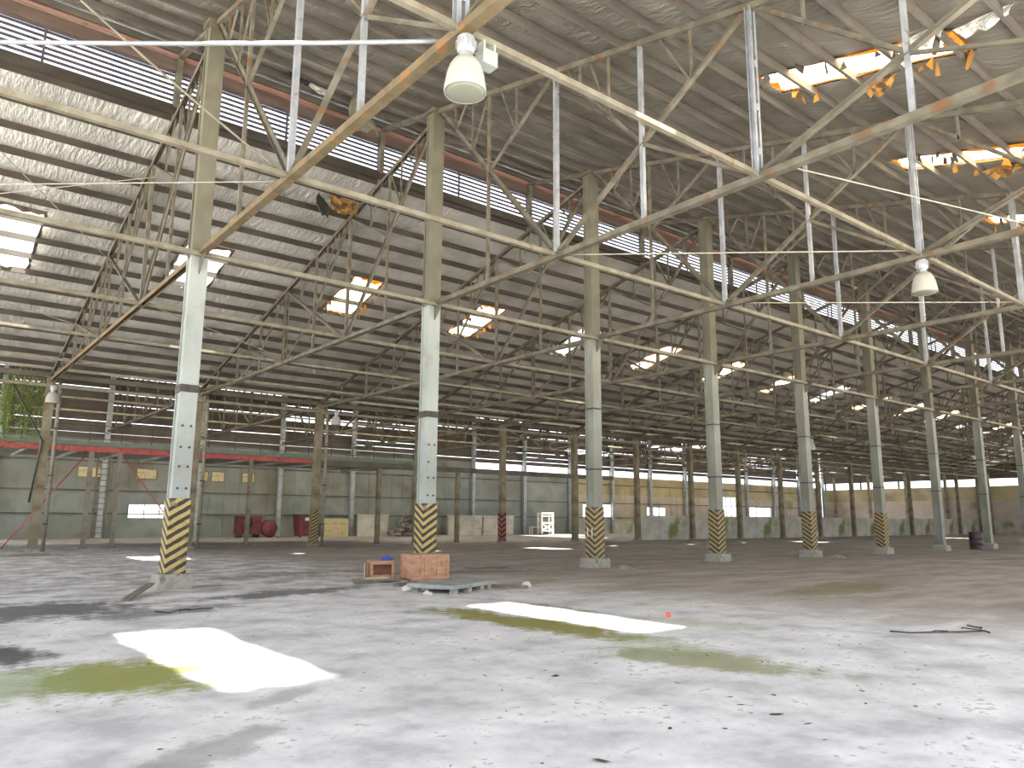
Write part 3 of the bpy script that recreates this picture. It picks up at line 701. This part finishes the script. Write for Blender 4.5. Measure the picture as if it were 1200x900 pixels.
def skylight(key, h, zfun, lab, detail):
    x0, x1, y0, y1, op = h; rnd = random.Random(str(key))
    t = thing('roof_skylight', lab, 'skylight', ((x0 + x1) / 2, (y0 + y1) / 2, zfun((y0 + y1) / 2)), 0, 'skylights in the roof')
    ox, oy, oz = t.location
    P = lambda x, y, dz=0.: (x - ox, y - oy, zfun(y) - oz + dz)
    if not op:
        b = MB(); n = 10
        for k in range(n):
            ya, yb = y0 - .08 + (y1 - y0 + .16) * k / n, y0 - .08 + (y1 - y0 + .16) * (k + 1) / n
            xa, xb = x0 - .08, x1 + .08
            if rnd.random() < .12 and key[0] == 'f': xa += (x1 - x0) * rnd.uniform(.2, .5)
            b.add([P(xa, ya, .05), P(xb, ya, .05), P(xb, yb, .05), P(xa, yb, .05), P(xa, ya, .056), P(xb, ya, .056), P(xb, yb, .056), P(xa, yb, .056)], [(0, 3, 2, 1), (4, 5, 6, 7), (0, 1, 5, 4), (1, 2, 6, 5), (2, 3, 7, 6), (3, 0, 4, 7)])
        b.build('fibreglass_sheet', 'fibre', t)
    b = MB()
    b.bar(P(x0, y0 - .1, .0), P(x0, y1 + .1, .0), .05, .06); b.bar(P(x1, y0 - .1, 0), P(x1, y1 + .1, 0), .05, .06)
    b.build('frame', 'purlin', t)
    k = 0; y = y0
    am = 'amber' if not op or detail else 'purlin'
    for side, (a, c, inn) in enumerate(((P(x0, y0), P(x0, y1), (1, 0, 0)), (P(x1, y0), P(x1, y1), (-1, 0, 0)), (P(x0, y0), P(x1, y0), (0, 1, .1)), (P(x0, y1), P(x1, y1), (0, -1, .1)))):
        b = MB(); ragged(b, a, c, inn, .15 if side < 2 else .3, rnd, .8, None); b.build('torn_edge', am if not op else 'upper', t)
    if detail:
        for j in range(15):
            b = MB(); yy = rnd.uniform(y0, y1); xx = x1 + rnd.uniform(-.1, .25) if j % 2 else x0 - rnd.uniform(-.1, .2)
            c = Vector(P(xx, yy, -.1)); s = rnd.uniform(.04, .13); a = rnd.random() * 6.28
            pts = [c + Vector((math.cos(a + q_) * s * rnd.uniform(.6, 1.2), math.sin(a + q_) * s * rnd.uniform(.6, 1.2), -rnd.uniform(0, .35) if q_ > 1 else .1)) for q_ in (0, 1.2, 2.4, 3.6, 5.)]
            pts2 = [p + Vector((0, 0, .012)) for p in pts]
            b.add(pts + pts2, [(4, 3, 2, 1, 0), (5, 6, 7, 8, 9)] + [(q_, (q_ + 1) % 5, 5 + (q_ + 1) % 5, 5 + q_) for q_ in range(5)])
            b.build('hanging_shard', 'amber' if j % 2 else 'upper', t)
    return t
for i, h in SKY_N.items():
    lab = {-1: 'open skylight hole overhead at left in the near roof', 0: 'open skylight hole in the near roof between the first two trusses', 1: 'broken glowing skylight at top right with amber torn edges', 2: 'glowing skylight with amber scraps behind the top right one'}.get(i, 'distant glowing skylight in the near roof, %s bay along' % ORD[i + 1])
    skylight(('n', i), h, lambda y: zn(YR - y) + RC, lab, i in (1, 2, 3))
for i, h in SKY_F.items():
    lab = {-1: 'large open skylight hole at the left edge of the far roof slope', 0: 'open skylight hole in the far slope behind the nearest column'}.get(i, '%s skylight in the far roof slope, %s bay along' % ('open white' if h[4] else 'amber-edged glowing', ORD[i + 1]))
    skylight(('f', i), h, lambda y: zf(y - YR) + RC, lab, i in (1, 2))
for i, h in SKY_B.items():
    if i < 12: skylight(('b', i), h, lambda y: zn(YB - y) + RC, 'skylight enlarged to light the back hall, in the dark roof behind the valley row, %s bay along' % ORD[i + 1], False)

# ------------------------------------------------------------------ torn sheeting hanging from the roof
def flap(x, y, z, w_, h_, rz, m, lab, seed, rip=.5):
    r = random.Random(seed); b = MB(); nx_, nz_ = 6, 6; vs = []
    for j in range(nz_ + 1):
        for i in range(nx_ + 1):
            u, v = i / nx_, j / nz_
            hh = h_ * (1 - rip * abs(math.sin(i * 1.9 + seed)) * (1 if i not in (2, 3) else .3))
            vs.append(((u - .5) * w_ * (1 - .3 * v) + r.uniform(-.02, .02), .22 * h_ * math.sin(v * 2.6 + u * 2) + r.uniform(-.03, .03), -v * hh))
    fs = [(j * (nx_ + 1) + i, j * (nx_ + 1) + i + 1, (j + 1) * (nx_ + 1) + i + 1, (j + 1) * (nx_ + 1) + i) for j in range(nz_) for i in range(nx_)]
    b.add(vs, fs); o = b.build('torn_sheet', m, None, False, (x, y, z), (0, 0, rz))
    so_ = o.modifiers.new('thickness', 'SOLIDIFY'); so_.thickness = .01
    tag(o, lab, 'torn sheet', 'torn sheets under the roof')
zN = lambda y: zn(YR - y) + RC - .08
zF = lambda y: zf(y - YR) + RC - .08
flap(10.35, 20.6, zN(20.6), 1.0, 1.25, .3, 'oliveflap', 'olive torn foil flap hanging near the ridge left of the second column', 1, .25)
flap(9.0, 20.9, zN(20.9), .9, .3, 0, 'foil_lit', 'pale ragged foil scrap beside the pink flashing, behind the tan beam', 2)
flap(8.2, 20.7, zN(20.7), .8, .28, .2, 'iron', 'dark ragged sheet scrap under the near roof left of the olive flap', 3)
flap(11.3, 23.7, zF(23.7), 1.15, .75, .1, 'rustflap', 'orange rusty torn sheet on the far slope below the louvres', 4, .3)
flap(10.6, 23.9, zF(23.9), .6, .9, .6, 'iron', 'dark torn sheet hanging beside the orange rusty one', 5)
flap(15.0, 5.6, zN(5.6), 1.0, .35, 1.4, 'foil_lit', 'pale torn foil along the upper edge of the top right skylight', 6)
flap(14.95, 4.5, zN(4.5), 1.1, .3, 1.5, 'foil_lit', 'pale torn foil at the right end of the top right skylight', 7)
flap(16.6, 7.2, zN(7.2), .9, .4, 1.5, 'rustflap', 'rusty torn sheet below the middle of the top right skylight', 8)
flap(23.5, 7.0, zN(7.0), 1.1, .4, 1.6, 'rustflap', 'rusty torn sheet below the second skylight at right', 9)

# ------------------------------------------------------------------ hanging lamps
def lamp(x, y, z, lab, sc=1., drop=.25):
    """z: underside of the truss"""
    t = thing('pendant_lamp', lab, 'lamp', (x, y, z), 0, 'high bay lamps')
    def P(b, n, m, sm=True, par=None): return link(n, cached(('lamp', n, sc, drop), lambda: b().mesh(n, m, sm)), par or t)
    s = sc; d0 = -drop
    P(lambda: MB().tube([(0, 0, .15), (0, 0, d0 + .02)], .018 * s, 8), 'stem', 'iron')
    H_ = P(lambda: MB().lathe([(.001, d0 + .02), (.10 * s, d0), (.125 * s, d0 - .03 * s), (.125 * s, d0 - .22 * s), (.10 * s, d0 - .26 * s), (.001, d0 - .26 * s)], 20), 'ballast_housing', 'lampwhite')
    def ribs():
        b = MB()
        for k in range(10):
            a = k * .628; b.box((.12 * s * math.cos(a) - .012, .12 * s * math.sin(a) - .012, d0 - .2 * s), (.14 * s * math.cos(a) + .012, .14 * s * math.sin(a) + .012, d0 - .06 * s))
        return b
    P(ribs, 'cooling_fins', 'galv', False, H_)
    P(lambda: MB().lathe([(.09 * s, d0 - .26 * s), (.09 * s, d0 - .36 * s)], 20), 'neck', 'galv')
    r = [(.10, -.34), (.17, -.38), (.225, -.47), (.265, -.60), (.29, -.76), (.30, -.86), (.295, -.87), (.285, -.86), (.25, -.60), (.21, -.48), (.16, -.40), (.09, -.355)]
    Rf = P(lambda: MB().lathe([(u * s, d0 + w * s) for u, w in r], 28), 'reflector', 'glass_lamp')
    P(lambda: MB().lathe([(.001, d0 - .90 * s), (.12 * s, d0 - .895 * s), (.22 * s, d0 - .885 * s), (.285 * s, d0 - .862 * s), (.27 * s, d0 - .85 * s), (.001, d0 - .87 * s)], 28), 'lens', 'lens_lamp', True, Rf)
    P(lambda: MB().lathe([(.02, d0 - .38 * s), (.05, d0 - .45 * s), (.06, d0 - .58 * s), (.04, d0 - .68 * s), (.001, d0 - .7 * s)], 14), 'bulb', 'white', True, Rf)
lamp(XI(0), YR - 2 * q - .13, ZB, 'large white bell lamp hanging under the tan truss beam at top', .92, .06)
lamp(XI(2), YR - 2 * q - .02, ZB, 'white bell lamp hanging from the truss at right below the twin post', .96, .02)
lamp(XI(0), YV - .9, ZB, 'small white bell lamp at the left eaves end of the tan truss', .95, .3)
for x, y, lab in ((XI(4), YR - 2 * q, 'small distant bell lamp under the fifth near truss at right'), (XI(2) + .3, YV - 1.6, 'small bell lamp near the faintly striped valley column'), (XI(7), YR + 2 * q, 'tiny bell lamp under the eighth far truss')):
    lamp(x, y, ZB, lab, .95, .25)
# grey gear box beside the top lamp
b = MB(); b.box((.02, -.09, -.34), (.26, .09, -.13)); b.box((.04, -.07, -.13), (.07, .07, .0)); b.box((.21, -.07, -.13), (.24, .07, .0))
tag(b.build('gear_box', 'paint', None, loc=(XI(0) + .22, YR - 2 * q - .1, ZB)), 'small pale gear box fixed beside the top white lamp', 'box')

# ------------------------------------------------------------------ rods and wires
def wire(pts, r, lab, m='wire', sag=0., n=14):
    p0, p1 = Vector(pts[0]), Vector(pts[1])
    P = [p0.lerp(p1, k / n) - Vector((0, 0, sag * 4 * (k / n) * (1 - k / n))) for k in range(n + 1)]
    b = MB(); b.tube(P, r, 6); tag(b.build('stay_wire', m, smooth=True), lab, 'wire', 'wires and rods under the roof')
wire([(XI(0), 7.93, 8.02), (-1.67, 13.4, 8.02)], .035, 'bright thin rod running left from the tan truss beam at top', 'galv', .06)
wire([(1.42, 13.0, 9.83), (4.9, 13.2, 8.04)], .022, 'sagging cable crossing diagonally in front of the louvres at top left', 'tie', .05)
wire([(.6, 17.2, 7.9), (XI(0), 13.7, 8.05)], .012, 'thin level wire behind the nearest striped column')
wire([(XI(1) + .1, 6.9, 7.93), (XI(1) + 6.7, 5.2, 8.0)], .014, 'thin wire running right from the second truss at its twin post')
wire([(XI(1) + .1, 12.9, 7.92), (XI(2) - .1, 7.7, 8.1)], .016, 'thin cross bracing wire between second and third trusses')
wire([(XI(2), 13.1, 8.0), (XI(3), 7.5, 8.05)], .016, 'thin cross bracing wire between third and fourth trusses')
wire([(-1.67, 24.5, 8.05), (XI(0), 30.0, 8.1)], .016, 'thin cross bracing wire under the far slope at left')
wire([(XI(0), 24.5, 8.05), (XI(1), 30.0, 8.1)], .016, 'thin cross bracing wire under the far slope behind the nearest column')
wire([(-1.67, 21, 12.5), (XI(0), 29.5, 10.6)], .013, 'thin roof brace wire on the bright left part of the far slope')
wire([(-1.67, 29, 10.7), (XI(0), 24.0, 11.9)], .013, 'thin roof brace wire rising right on the bright far slope')
wire([(-4, YO - .3, 14.85), (XI(0) - .1, YO - .3, 14.85)], .02, 'thin pale conduit under the pink flashing at top left', 'tie')

# ------------------------------------------------------------------ things on the floor
def crate(name, lab, loc, rz, w, d, h, open_front=False, mat_='wood'):
    t = thing(name, lab, 'crate', loc, rz, None); a = .018
    def P(n, bx, m=mat_):
        b = MB()
        for p, q_ in bx: b.box(p, q_)
        o = b.build(n, m, t); bv = o.modifiers.new('bevel', 'BEVEL'); bv.width = .004; return o
    if not open_front: P('front_panel', [((-w / 2, -d / 2, .06), (w / 2, -d / 2 + a, h))])
    P('back_panel', [((-w / 2, d / 2 - a, .06), (w / 2, d / 2, h))])
    for s in (-1, 1): P('side_panel', [((s * w / 2, -d / 2 + a, .06), (s * (w / 2 - a), d / 2 - a, h))])
    P('floor_panel', [((-w / 2 + a, -d / 2 + a, .06), (w / 2 - a, d / 2 - a, .08))])
    P('lid' if not open_front else 'top_panel', [((-w / 2 - .01, -d / 2 - .01, h), (w / 2 + .01, d / 2 + .01, h + .02))])
    fx = [-w / 2, -w / 6, w / 6, w / 2 - .07] if not open_front else [-w / 2, w / 2 - .07]
    for x in fx: P('batten', [((x, -d / 2 - .022, .06), (x + .07, -d / 2, h))])
    for z in ((.06, h - .08)): P('batten', [((-w / 2, -d / 2 - .03, z), (w / 2, -d / 2 - .0221, z + .08))])
    for s in (-1, 1):
        for y in (-d / 2, d / 2 - .07): P('batten', [((s * (w / 2), y, .06), (s * (w / 2 + .02), y + .07, h))])
    P('skid', [((-w / 2, y, 0), (w / 2, y + .08, .06)) for y in (-d / 2, d / 2 - .08)])
    return t
crate('wooden_crate', 'large reddish plywood crate in front of the second striped column', (11.1, 17.5, 0), -.12, 1.05, .75, .66)
t = crate('open_crate', 'small open wooden crate left of the large crate', (10.25, 18.3, 0), -.35, .62, .5, .48, True)
b = MB(); b.box((-.2, -.012, 0), (.2, .012, .44)); tag(b.build('pale_board', 'woodpale', None, loc=(9.82, 18.35, 0), rot=(0, .0, 1.0)), 'pale upright board leaning at the end of the small open crate', 'board')
def plank(lab, a, c, w, h, m, z=.0, grp='loose planks'):
    a, c = Vector(a), Vector(c); d = c - a; L_ = d.length
    b = MB(); b.box((0, -w / 2, 0), (L_, w / 2, h)); o = b.build('plank', m)
    o.location = a; o.rotation_euler = (0, -math.asin(d.z / L_), math.atan2(d.y, d.x)); bv = o.modifiers.new('bevel', 'BEVEL'); bv.width = .006
    return tag(o, lab, 'plank', grp)
plank('dirty plank lying lowest before the small open crate', (9.0, 17.3, 0), (10.3, 17.5, 0), .2, .05, 'wooddark')
plank('dirty plank crossing over the lowest one before the small crate', (9.1, 17.7, .05), (10.2, 17.15, .05), .16, .04, 'wooddark')
plank('short pale plank on top of the dirty planks by the crates', (9.35, 17.5, .09), (9.95, 17.4, .09), .14, .05, 'woodpale')
plank('brown plank between large crate and grey slab', (9.5, 16.2, 0), (10.4, 16.75, 0), .18, .06, 'wooddark')
plank('dark plank at the right end of the grey slab', (11.15, 14.9, .0), (11.75, 14.05, .0), .16, .07, 'wooddark')
plank('dark broken board lying beside the nearest striped column', (3.65, 16.35, 0), (4.5, 18.0, .16), .16, .04, 'wooddark')
for lab, lc, s in (('small pale rubble lump left of the grey slab', (9.05, 14.95, 0), .13), ('small pale rubble lump right of the dark plank', (11.95, 14.3, 0), .12), ('small pale rubble lump under the front edge of the slab', (8.95, 13.95, 0), .1)):
    r = random.Random(lab); me = bpy.data.meshes.new('rubble'); import bmesh
    bm = bmesh.new(); bmesh.ops.create_icosphere(bm, subdivisions=2, radius=s)
    for v in bm.verts: v.co *= r.uniform(.7, 1.15); v.co.z = max(v.co.z * .7 + s * .5, 0)
    bm.to_mesh(me); bm.free(); me.materials.append(M['rag']); tag(link('rubble', me, None, lc), lab, 'rubble', 'rubble lumps')
# slab raised on blocks
t = thing('grey_slab', 'flat grey slab panel raised on small blocks in front of the crates', 'slab', (10.05, 14.7, 0), .42)
o = MB().box((-.88, -.6, .10), (.88, .6, .19)).build('top', 'slab', t); bv = o.modifiers.new('bevel', 'BEVEL'); bv.width = .01
for x in (-.7, -.1, .45, .8):
    for y in (-.5, .45): link('block', cached('blk', lambda: MB().box((-.08, -.06, 0), (.08, .06, .10)).mesh('block', 'concrete')), t, (x, y, 0))
# blue cloth on the small crate
b = MB(); r = random.Random(5); n = 7
vs = [(-.17 + .34 * i / n, -.13 + .26 * j / n, .015 + .12 * math.exp(-((i - 4) ** 2 + (j - 3) ** 2) / 5) * r.uniform(.6, 1.2)) for j in range(n + 1) for i in range(n + 1)]
b.add(vs, [(j * (n + 1) + i, j * (n + 1) + i + 1, (j + 1) * (n + 1) + i + 1, (j + 1) * (n + 1) + i) for j in range(n) for i in range(n)])
o = b.build('blue_cloth', 'bluecloth', None, True, (10.4, 18.3, .50)); so = o.modifiers.new('t', 'SOLIDIFY'); so.thickness = .012; tag(o, 'crumpled bright blue cloth lying on the small open crate', 'cloth')
# red plastic scrap
b = MB(); b.box((-.06, -.035, 0), (.06, .035, .05)); b.box((-.03, -.03, .05), (.05, .03, .075)); tag(b.build('red_scrap', 'redplastic', None, loc=(10.32, 8.65, 0), rot=(0, 0, .5)), 'small bright red plastic scrap at the end of the sunlit strip', 'scrap')
# drum
t = thing('steel_drum', 'dark steel drum standing between the two unstriped columns at right', 'drum', (50.3, 18.6, 0))
MB().lathe([(.001, .0), (.36, .0), (.38, .03), (.37, .06), (.37, .33), (.385, .36), (.37, .39), (.37, .66), (.385, .69), (.37, .72), (.37, .98), (.38, 1.01), (.36, 1.02), (.35, .99), (.001, .98)], 28).build('body', 'barrel', t, True)
MB().lathe([(.001, .98), (.05, .98), (.05, 1.0), (.001, 1.0)], 12, (.2, .1, 0)).build('bung', 'iron', t)
# white rack by the bright doorway
t = thing('white_rack', 'white wooden rack trolley standing in the bright patch by the back wall', 'rack', (54.2, 61.8, 0), -.15)
for x in (-.7, .7):
    for y in (-.35, .35): link('leg', cached('rl', lambda: MB().box((-.085, -.085, 0), (.085, .085, 2.3)).mesh('leg', 'white')), t, (x, y, 0))
for z in (.35, 1.15, 1.85, 2.15): link('shelf', cached('rs', lambda: MB().box((-.8, -.45, 0), (.8, .45, .13)).mesh('shelf', 'white')), t, (0, 0, z))
for s in (-1, 1): b = MB(); b.bar((-.68 * s, -.36, .4), (.68 * s, -.36, 1.15), .13, .1); b.build('cross_brace', 'white', t)
b = MB(); b.box((-1.9, -.3, .75), (-.76, .3, .82)); b.build('side_table', 'white', t)
for y in (-.25, .25): link('leg', cached('rl2', lambda: MB().box((-.04, -.04, 0), (.04, .04, .75)).mesh('leg', 'white')), t, (-1.8, y, 0))
# machinery and clutter along the back wall at the left
t = thing('maroon_machine', 'maroon machine with two round ends by the green back wall', 'machine', (22.6, 61.6, 0))
MB().box((-1.2, -.6, .25), (.6, .6, 1.7)).build('cabinet', 'machine', t)
MB().lathe([(.001, 0), (.62, 0), (.66, .08), (.66, .5), (.62, .58), (.001, .58)], 24).build('wheel_guard', 'machine', t, True, loc=(1.2, -.3, .75), rot=(math.pi / 2, 0, 0))
MB().lathe([(.001, 0), (.36, 0), (.38, .06), (.38, .3), (.001, .34)], 20).build('cover', 'iron', t, True, loc=(-.6, -.6, 1.2), rot=(math.pi / 2, 0, 0))
for x in (-1.0, .4, 1.5): MB().box((x - .1, -.5, 0), (x + .1, .5, .26)).build('foot', 'iron', t)
t = thing('maroon_bin', 'tall dark maroon bin left of the faintly striped column', 'bin', (26.6, 60.6, 0))
MB().add([(sx * a, sy * a * .9, z) for z, a in ((.12, .55), (1.75, .72)) for sx, sy in ((-1, -1), (1, -1), (1, 1), (-1, 1))], [(0, 3, 2, 1), (0, 1, 5, 4), (1, 2, 6, 5), (2, 3, 7, 6), (3, 0, 4, 7)]).build('body', 'machine', t)
MB().box((-.77, -.7, 1.75), (.77, .7, 1.86)).build('lid', 'barrel', t); MB().box((-.2, -.7, 1.35), (.2, -.655, 1.6)).build('notice', 'rag', t)
for x in (-.45, .45): MB().tube([(x - .06, -.4, .1), (x + .06, -.4, .1)], .1, 12).build('wheel', 'iron', t)
b = MB(); b.box((0, 0, 0), (2.3, .06, 1.55)); o = b.build('yellow_sheet', 'board', None, loc=(29.2, 62.2, 0), rot=(-.1, 0, 0)); tag(o, 'pale yellow sheet leaning low right of the faintly striped column', 'sheet')
r = random.Random(11); b = MB()
for k in range(170):
    a = r.random() * 6.28; d = abs(r.gauss(0, .55)); c = Vector((36.3 + 1.5 * d * math.cos(a), 60.2 + .6 * d * math.sin(a), 0)); top = max(.1, 1.75 * (1 - d * .75))
    c.z = max(.18, r.uniform(.1, top)); s = r.uniform(.15, .5); R_ = Matrix.Rotation(r.random() * 3, 3, 'Z') @ Matrix.Rotation(r.uniform(-.6, .6), 3, 'X')
    e = (s, s * r.uniform(.1, .5), s * r.uniform(.05, .3))
    vs = [c + R_ @ Vector((e[0] * x, e[1] * y, e[2] * z)) for x in (-1, 1) for y in (-1, 1) for z in (-1, 1)]
    vs = [Vector((v.x, v.y, max(v.z, .01))) for v in vs]
    b.add(vs, [(0, 1, 3, 2), (4, 6, 7, 5), (0, 4, 5, 1), (2, 3, 7, 6), (0, 2, 6, 4), (1, 5, 7, 3)])
tag(b.build('scrap_heap', 'scrap'), 'heap of mixed scrap against the low wall behind the second column', 'scrap heap', kind='stuff')
# dirt mounds at the foot of ridge columns
def pile(lab, x, y, rx, h, seed):
    r = random.Random(seed); b = MB(); n = 14
    vs = [(0, 0, h)]
    for k, (f_, g_) in enumerate(((.35, .75), (.7, .35), (1, 0))):
        for j in range(n): a = 6.283 * j / n; q_ = f_ * rx * r.uniform(.8, 1.15); vs.append((q_ * math.cos(a), q_ * math.sin(a), h * g_ * r.uniform(.7, 1.2)))
    fs = [(0, 1 + j, 1 + (j + 1) % n) for j in range(n)] + [(1 + k * n + j, 1 + (k + 1) * n + j, 1 + (k + 1) * n + (j + 1) % n, 1 + k * n + (j + 1) % n) for k in range(2) for j in range(n)]
    b.add(vs, fs); tag(b.build('rubble_mound', 'concrete', None, True, (x, y, 0)), lab, 'rubble', 'rubble mounds at column feet')
pile('low rubble mound at the foot of the column numbered 11', XI(2) + .3, YR - .95, .5, .16, 1)
pile('low rubble mound at the foot of the fourth striped column', XI(3) + .3, YR - 1.05, .55, .15, 2)
pile('dark rubble mound at the foot of the fifth striped column', XI(4) + .35, YR - .95, .45, .2, 3)
pile('dark silt mound at the foot of the faintly striped column', XI(2) - .5, YV - 1.1, .6, .15, 4)
# leaves and litter
leaf = MB().add([(0, -.5, .06), (.22, -.2, .16), (.16, .2, .12), (0, .5, .22), (-.2, .18, .14), (-.25, -.2, .1), (0, 0, .03)], [(6, 0, 1), (6, 1, 2), (6, 2, 3), (6, 3, 4), (6, 4, 5), (6, 5, 0)]).mesh('dry_leaf', 'leaf', True)
big = [((3.89, 3.87), .13, 'curled dark leaf at the bottom edge, right of centre'), ((5.52, 6.15), .11, 'dark leaf lying alone below the sunlit strip'), ((5.95, 3.86), .10, 'brown leaf among litter at lower right')]
r = random.Random(21); pos = list(big)
for k in range(240):
    x = r.uniform(1.2, 15); y = r.uniform(3.2, 16)
    if (x * .62 + y * .77) < 5: continue
    pos.append(((x, y), r.uniform(.035, .085), None))
pos += [((p_[0] + r.uniform(-.1, .1), p_[1] + r.uniform(-.1, .1)), r.uniform(.05, .1), None) for p_ in ((5.92, 4.17), (5.98, 3.5), (6.85, 3.66), (7.27, 3.22), (7.0, 3.0), (5.8, 4.0), (6.1, 4.4), (7.4, 3.9), (6.6, 4.3), (5.3, 3.9), (4.96, 4.21), (5.65, 3.24))]
for (x, y), s, lab in pos:
    o = link('dry_leaf', leaf, None, (x, y, .0), (r.uniform(-.1, .1), r.uniform(-.1, .1), r.random() * 6.28)); o.scale = (s * r.uniform(.8, 1.3), s * r.uniform(.8, 1.6), s * .7)
    o.scale *= 1 if lab else .72
    tag(o, lab or 'tiny dry leaf scrap scattered on the pale concrete floor', 'leaf', 'dry leaf litter')
for k, (x, y, ln, lab) in enumerate(((11.4, 5.45, 1.4, 'thin dark twig lying on the floor at right'), (14.5, 20.5, 1.6, 'dark stick lying behind the crates at centre'), (3.6, 13.9, 1.0, 'thin brown stick on dark floor near the nearest column'), (12.5, 4.6, .8, 'short twig near the right edge of the pale floor'))):
    b = MB(); rr = random.Random(k); b.tube([(ln * j / 5, rr.uniform(-.06, .06), .015 + rr.uniform(0, .03)) for j in range(6)], .012, 6)
    b.tube([(ln * .4, 0, .02), (ln * .55, .16, .03), (ln * .7, .2, .015)], .008, 5); tag(b.build('twig', 'iron', None, True, (x, y, 0), (0, 0, -.6 + k * .4)), lab, 'twig', 'twigs on the floor')

# ------------------------------------------------------------------ light
w = bpy.data.worlds.new('sky'); SC.world = w; w.use_nodes = True
bg = w.node_tree.nodes['Background']; bg.inputs[0].default_value = (.86, .92, 1.0, 1); bg.inputs[1].default_value = 1.15
sd = bpy.data.lights.new('sun', 'SUN'); sd.energy = 15.; sd.angle = .03; sd.color = (1.0, .95, .86)
so = bpy.data.objects.new('sun', sd); C.objects.link(so)
so.rotation_euler = Vector((.01, .215, -1)).to_track_quat('-Z', 'Y').to_euler()

# ------------------------------------------------------------------ camera
cd = bpy.data.cameras.new('camera'); cam = bpy.data.objects.new('camera', cd); C.objects.link(cam); SC.camera = cam
cd.sensor_width = 36; cd.lens = 889.95 / 1200 * 36; cd.clip_end = 600; cd.clip_start = .05
yaw, pitch, roll = 0.675683, 0.175861, 0.00645796
fw = Vector((math.sin(yaw) * math.cos(pitch), math.cos(yaw) * math.cos(pitch), math.sin(pitch)))
rt = Vector((math.cos(yaw), -math.sin(yaw), 0)); up = rt.cross(fw)
r2 = rt * math.cos(roll) + up * math.sin(roll); u2 = -rt * math.sin(roll) + up * math.cos(roll)
cam.matrix_world = Matrix(((r2.x, u2.x, -fw.x, 0), (r2.y, u2.y, -fw.y, 0), (r2.z, u2.z, -fw.z, 1.6), (0, 0, 0, 1)))

SC.view_settings.view_transform = 'Standard'; SC.view_settings.look = 'None'; SC.view_settings.gamma = 1; SC.view_settings.use_curve_mapping = False
SC.view_settings.exposure = 1.7
SC.cycles.max_bounces = 8; SC.cycles.diffuse_bounces = 6; SC.cycles.glossy_bounces = 3; SC.cycles.transmission_bounces = 4
SC.cycles.caustics_reflective = False; SC.cycles.caustics_refractive = False; SC.cycles.sample_clamp_indirect = 6
SC.cycles.use_denoising = True
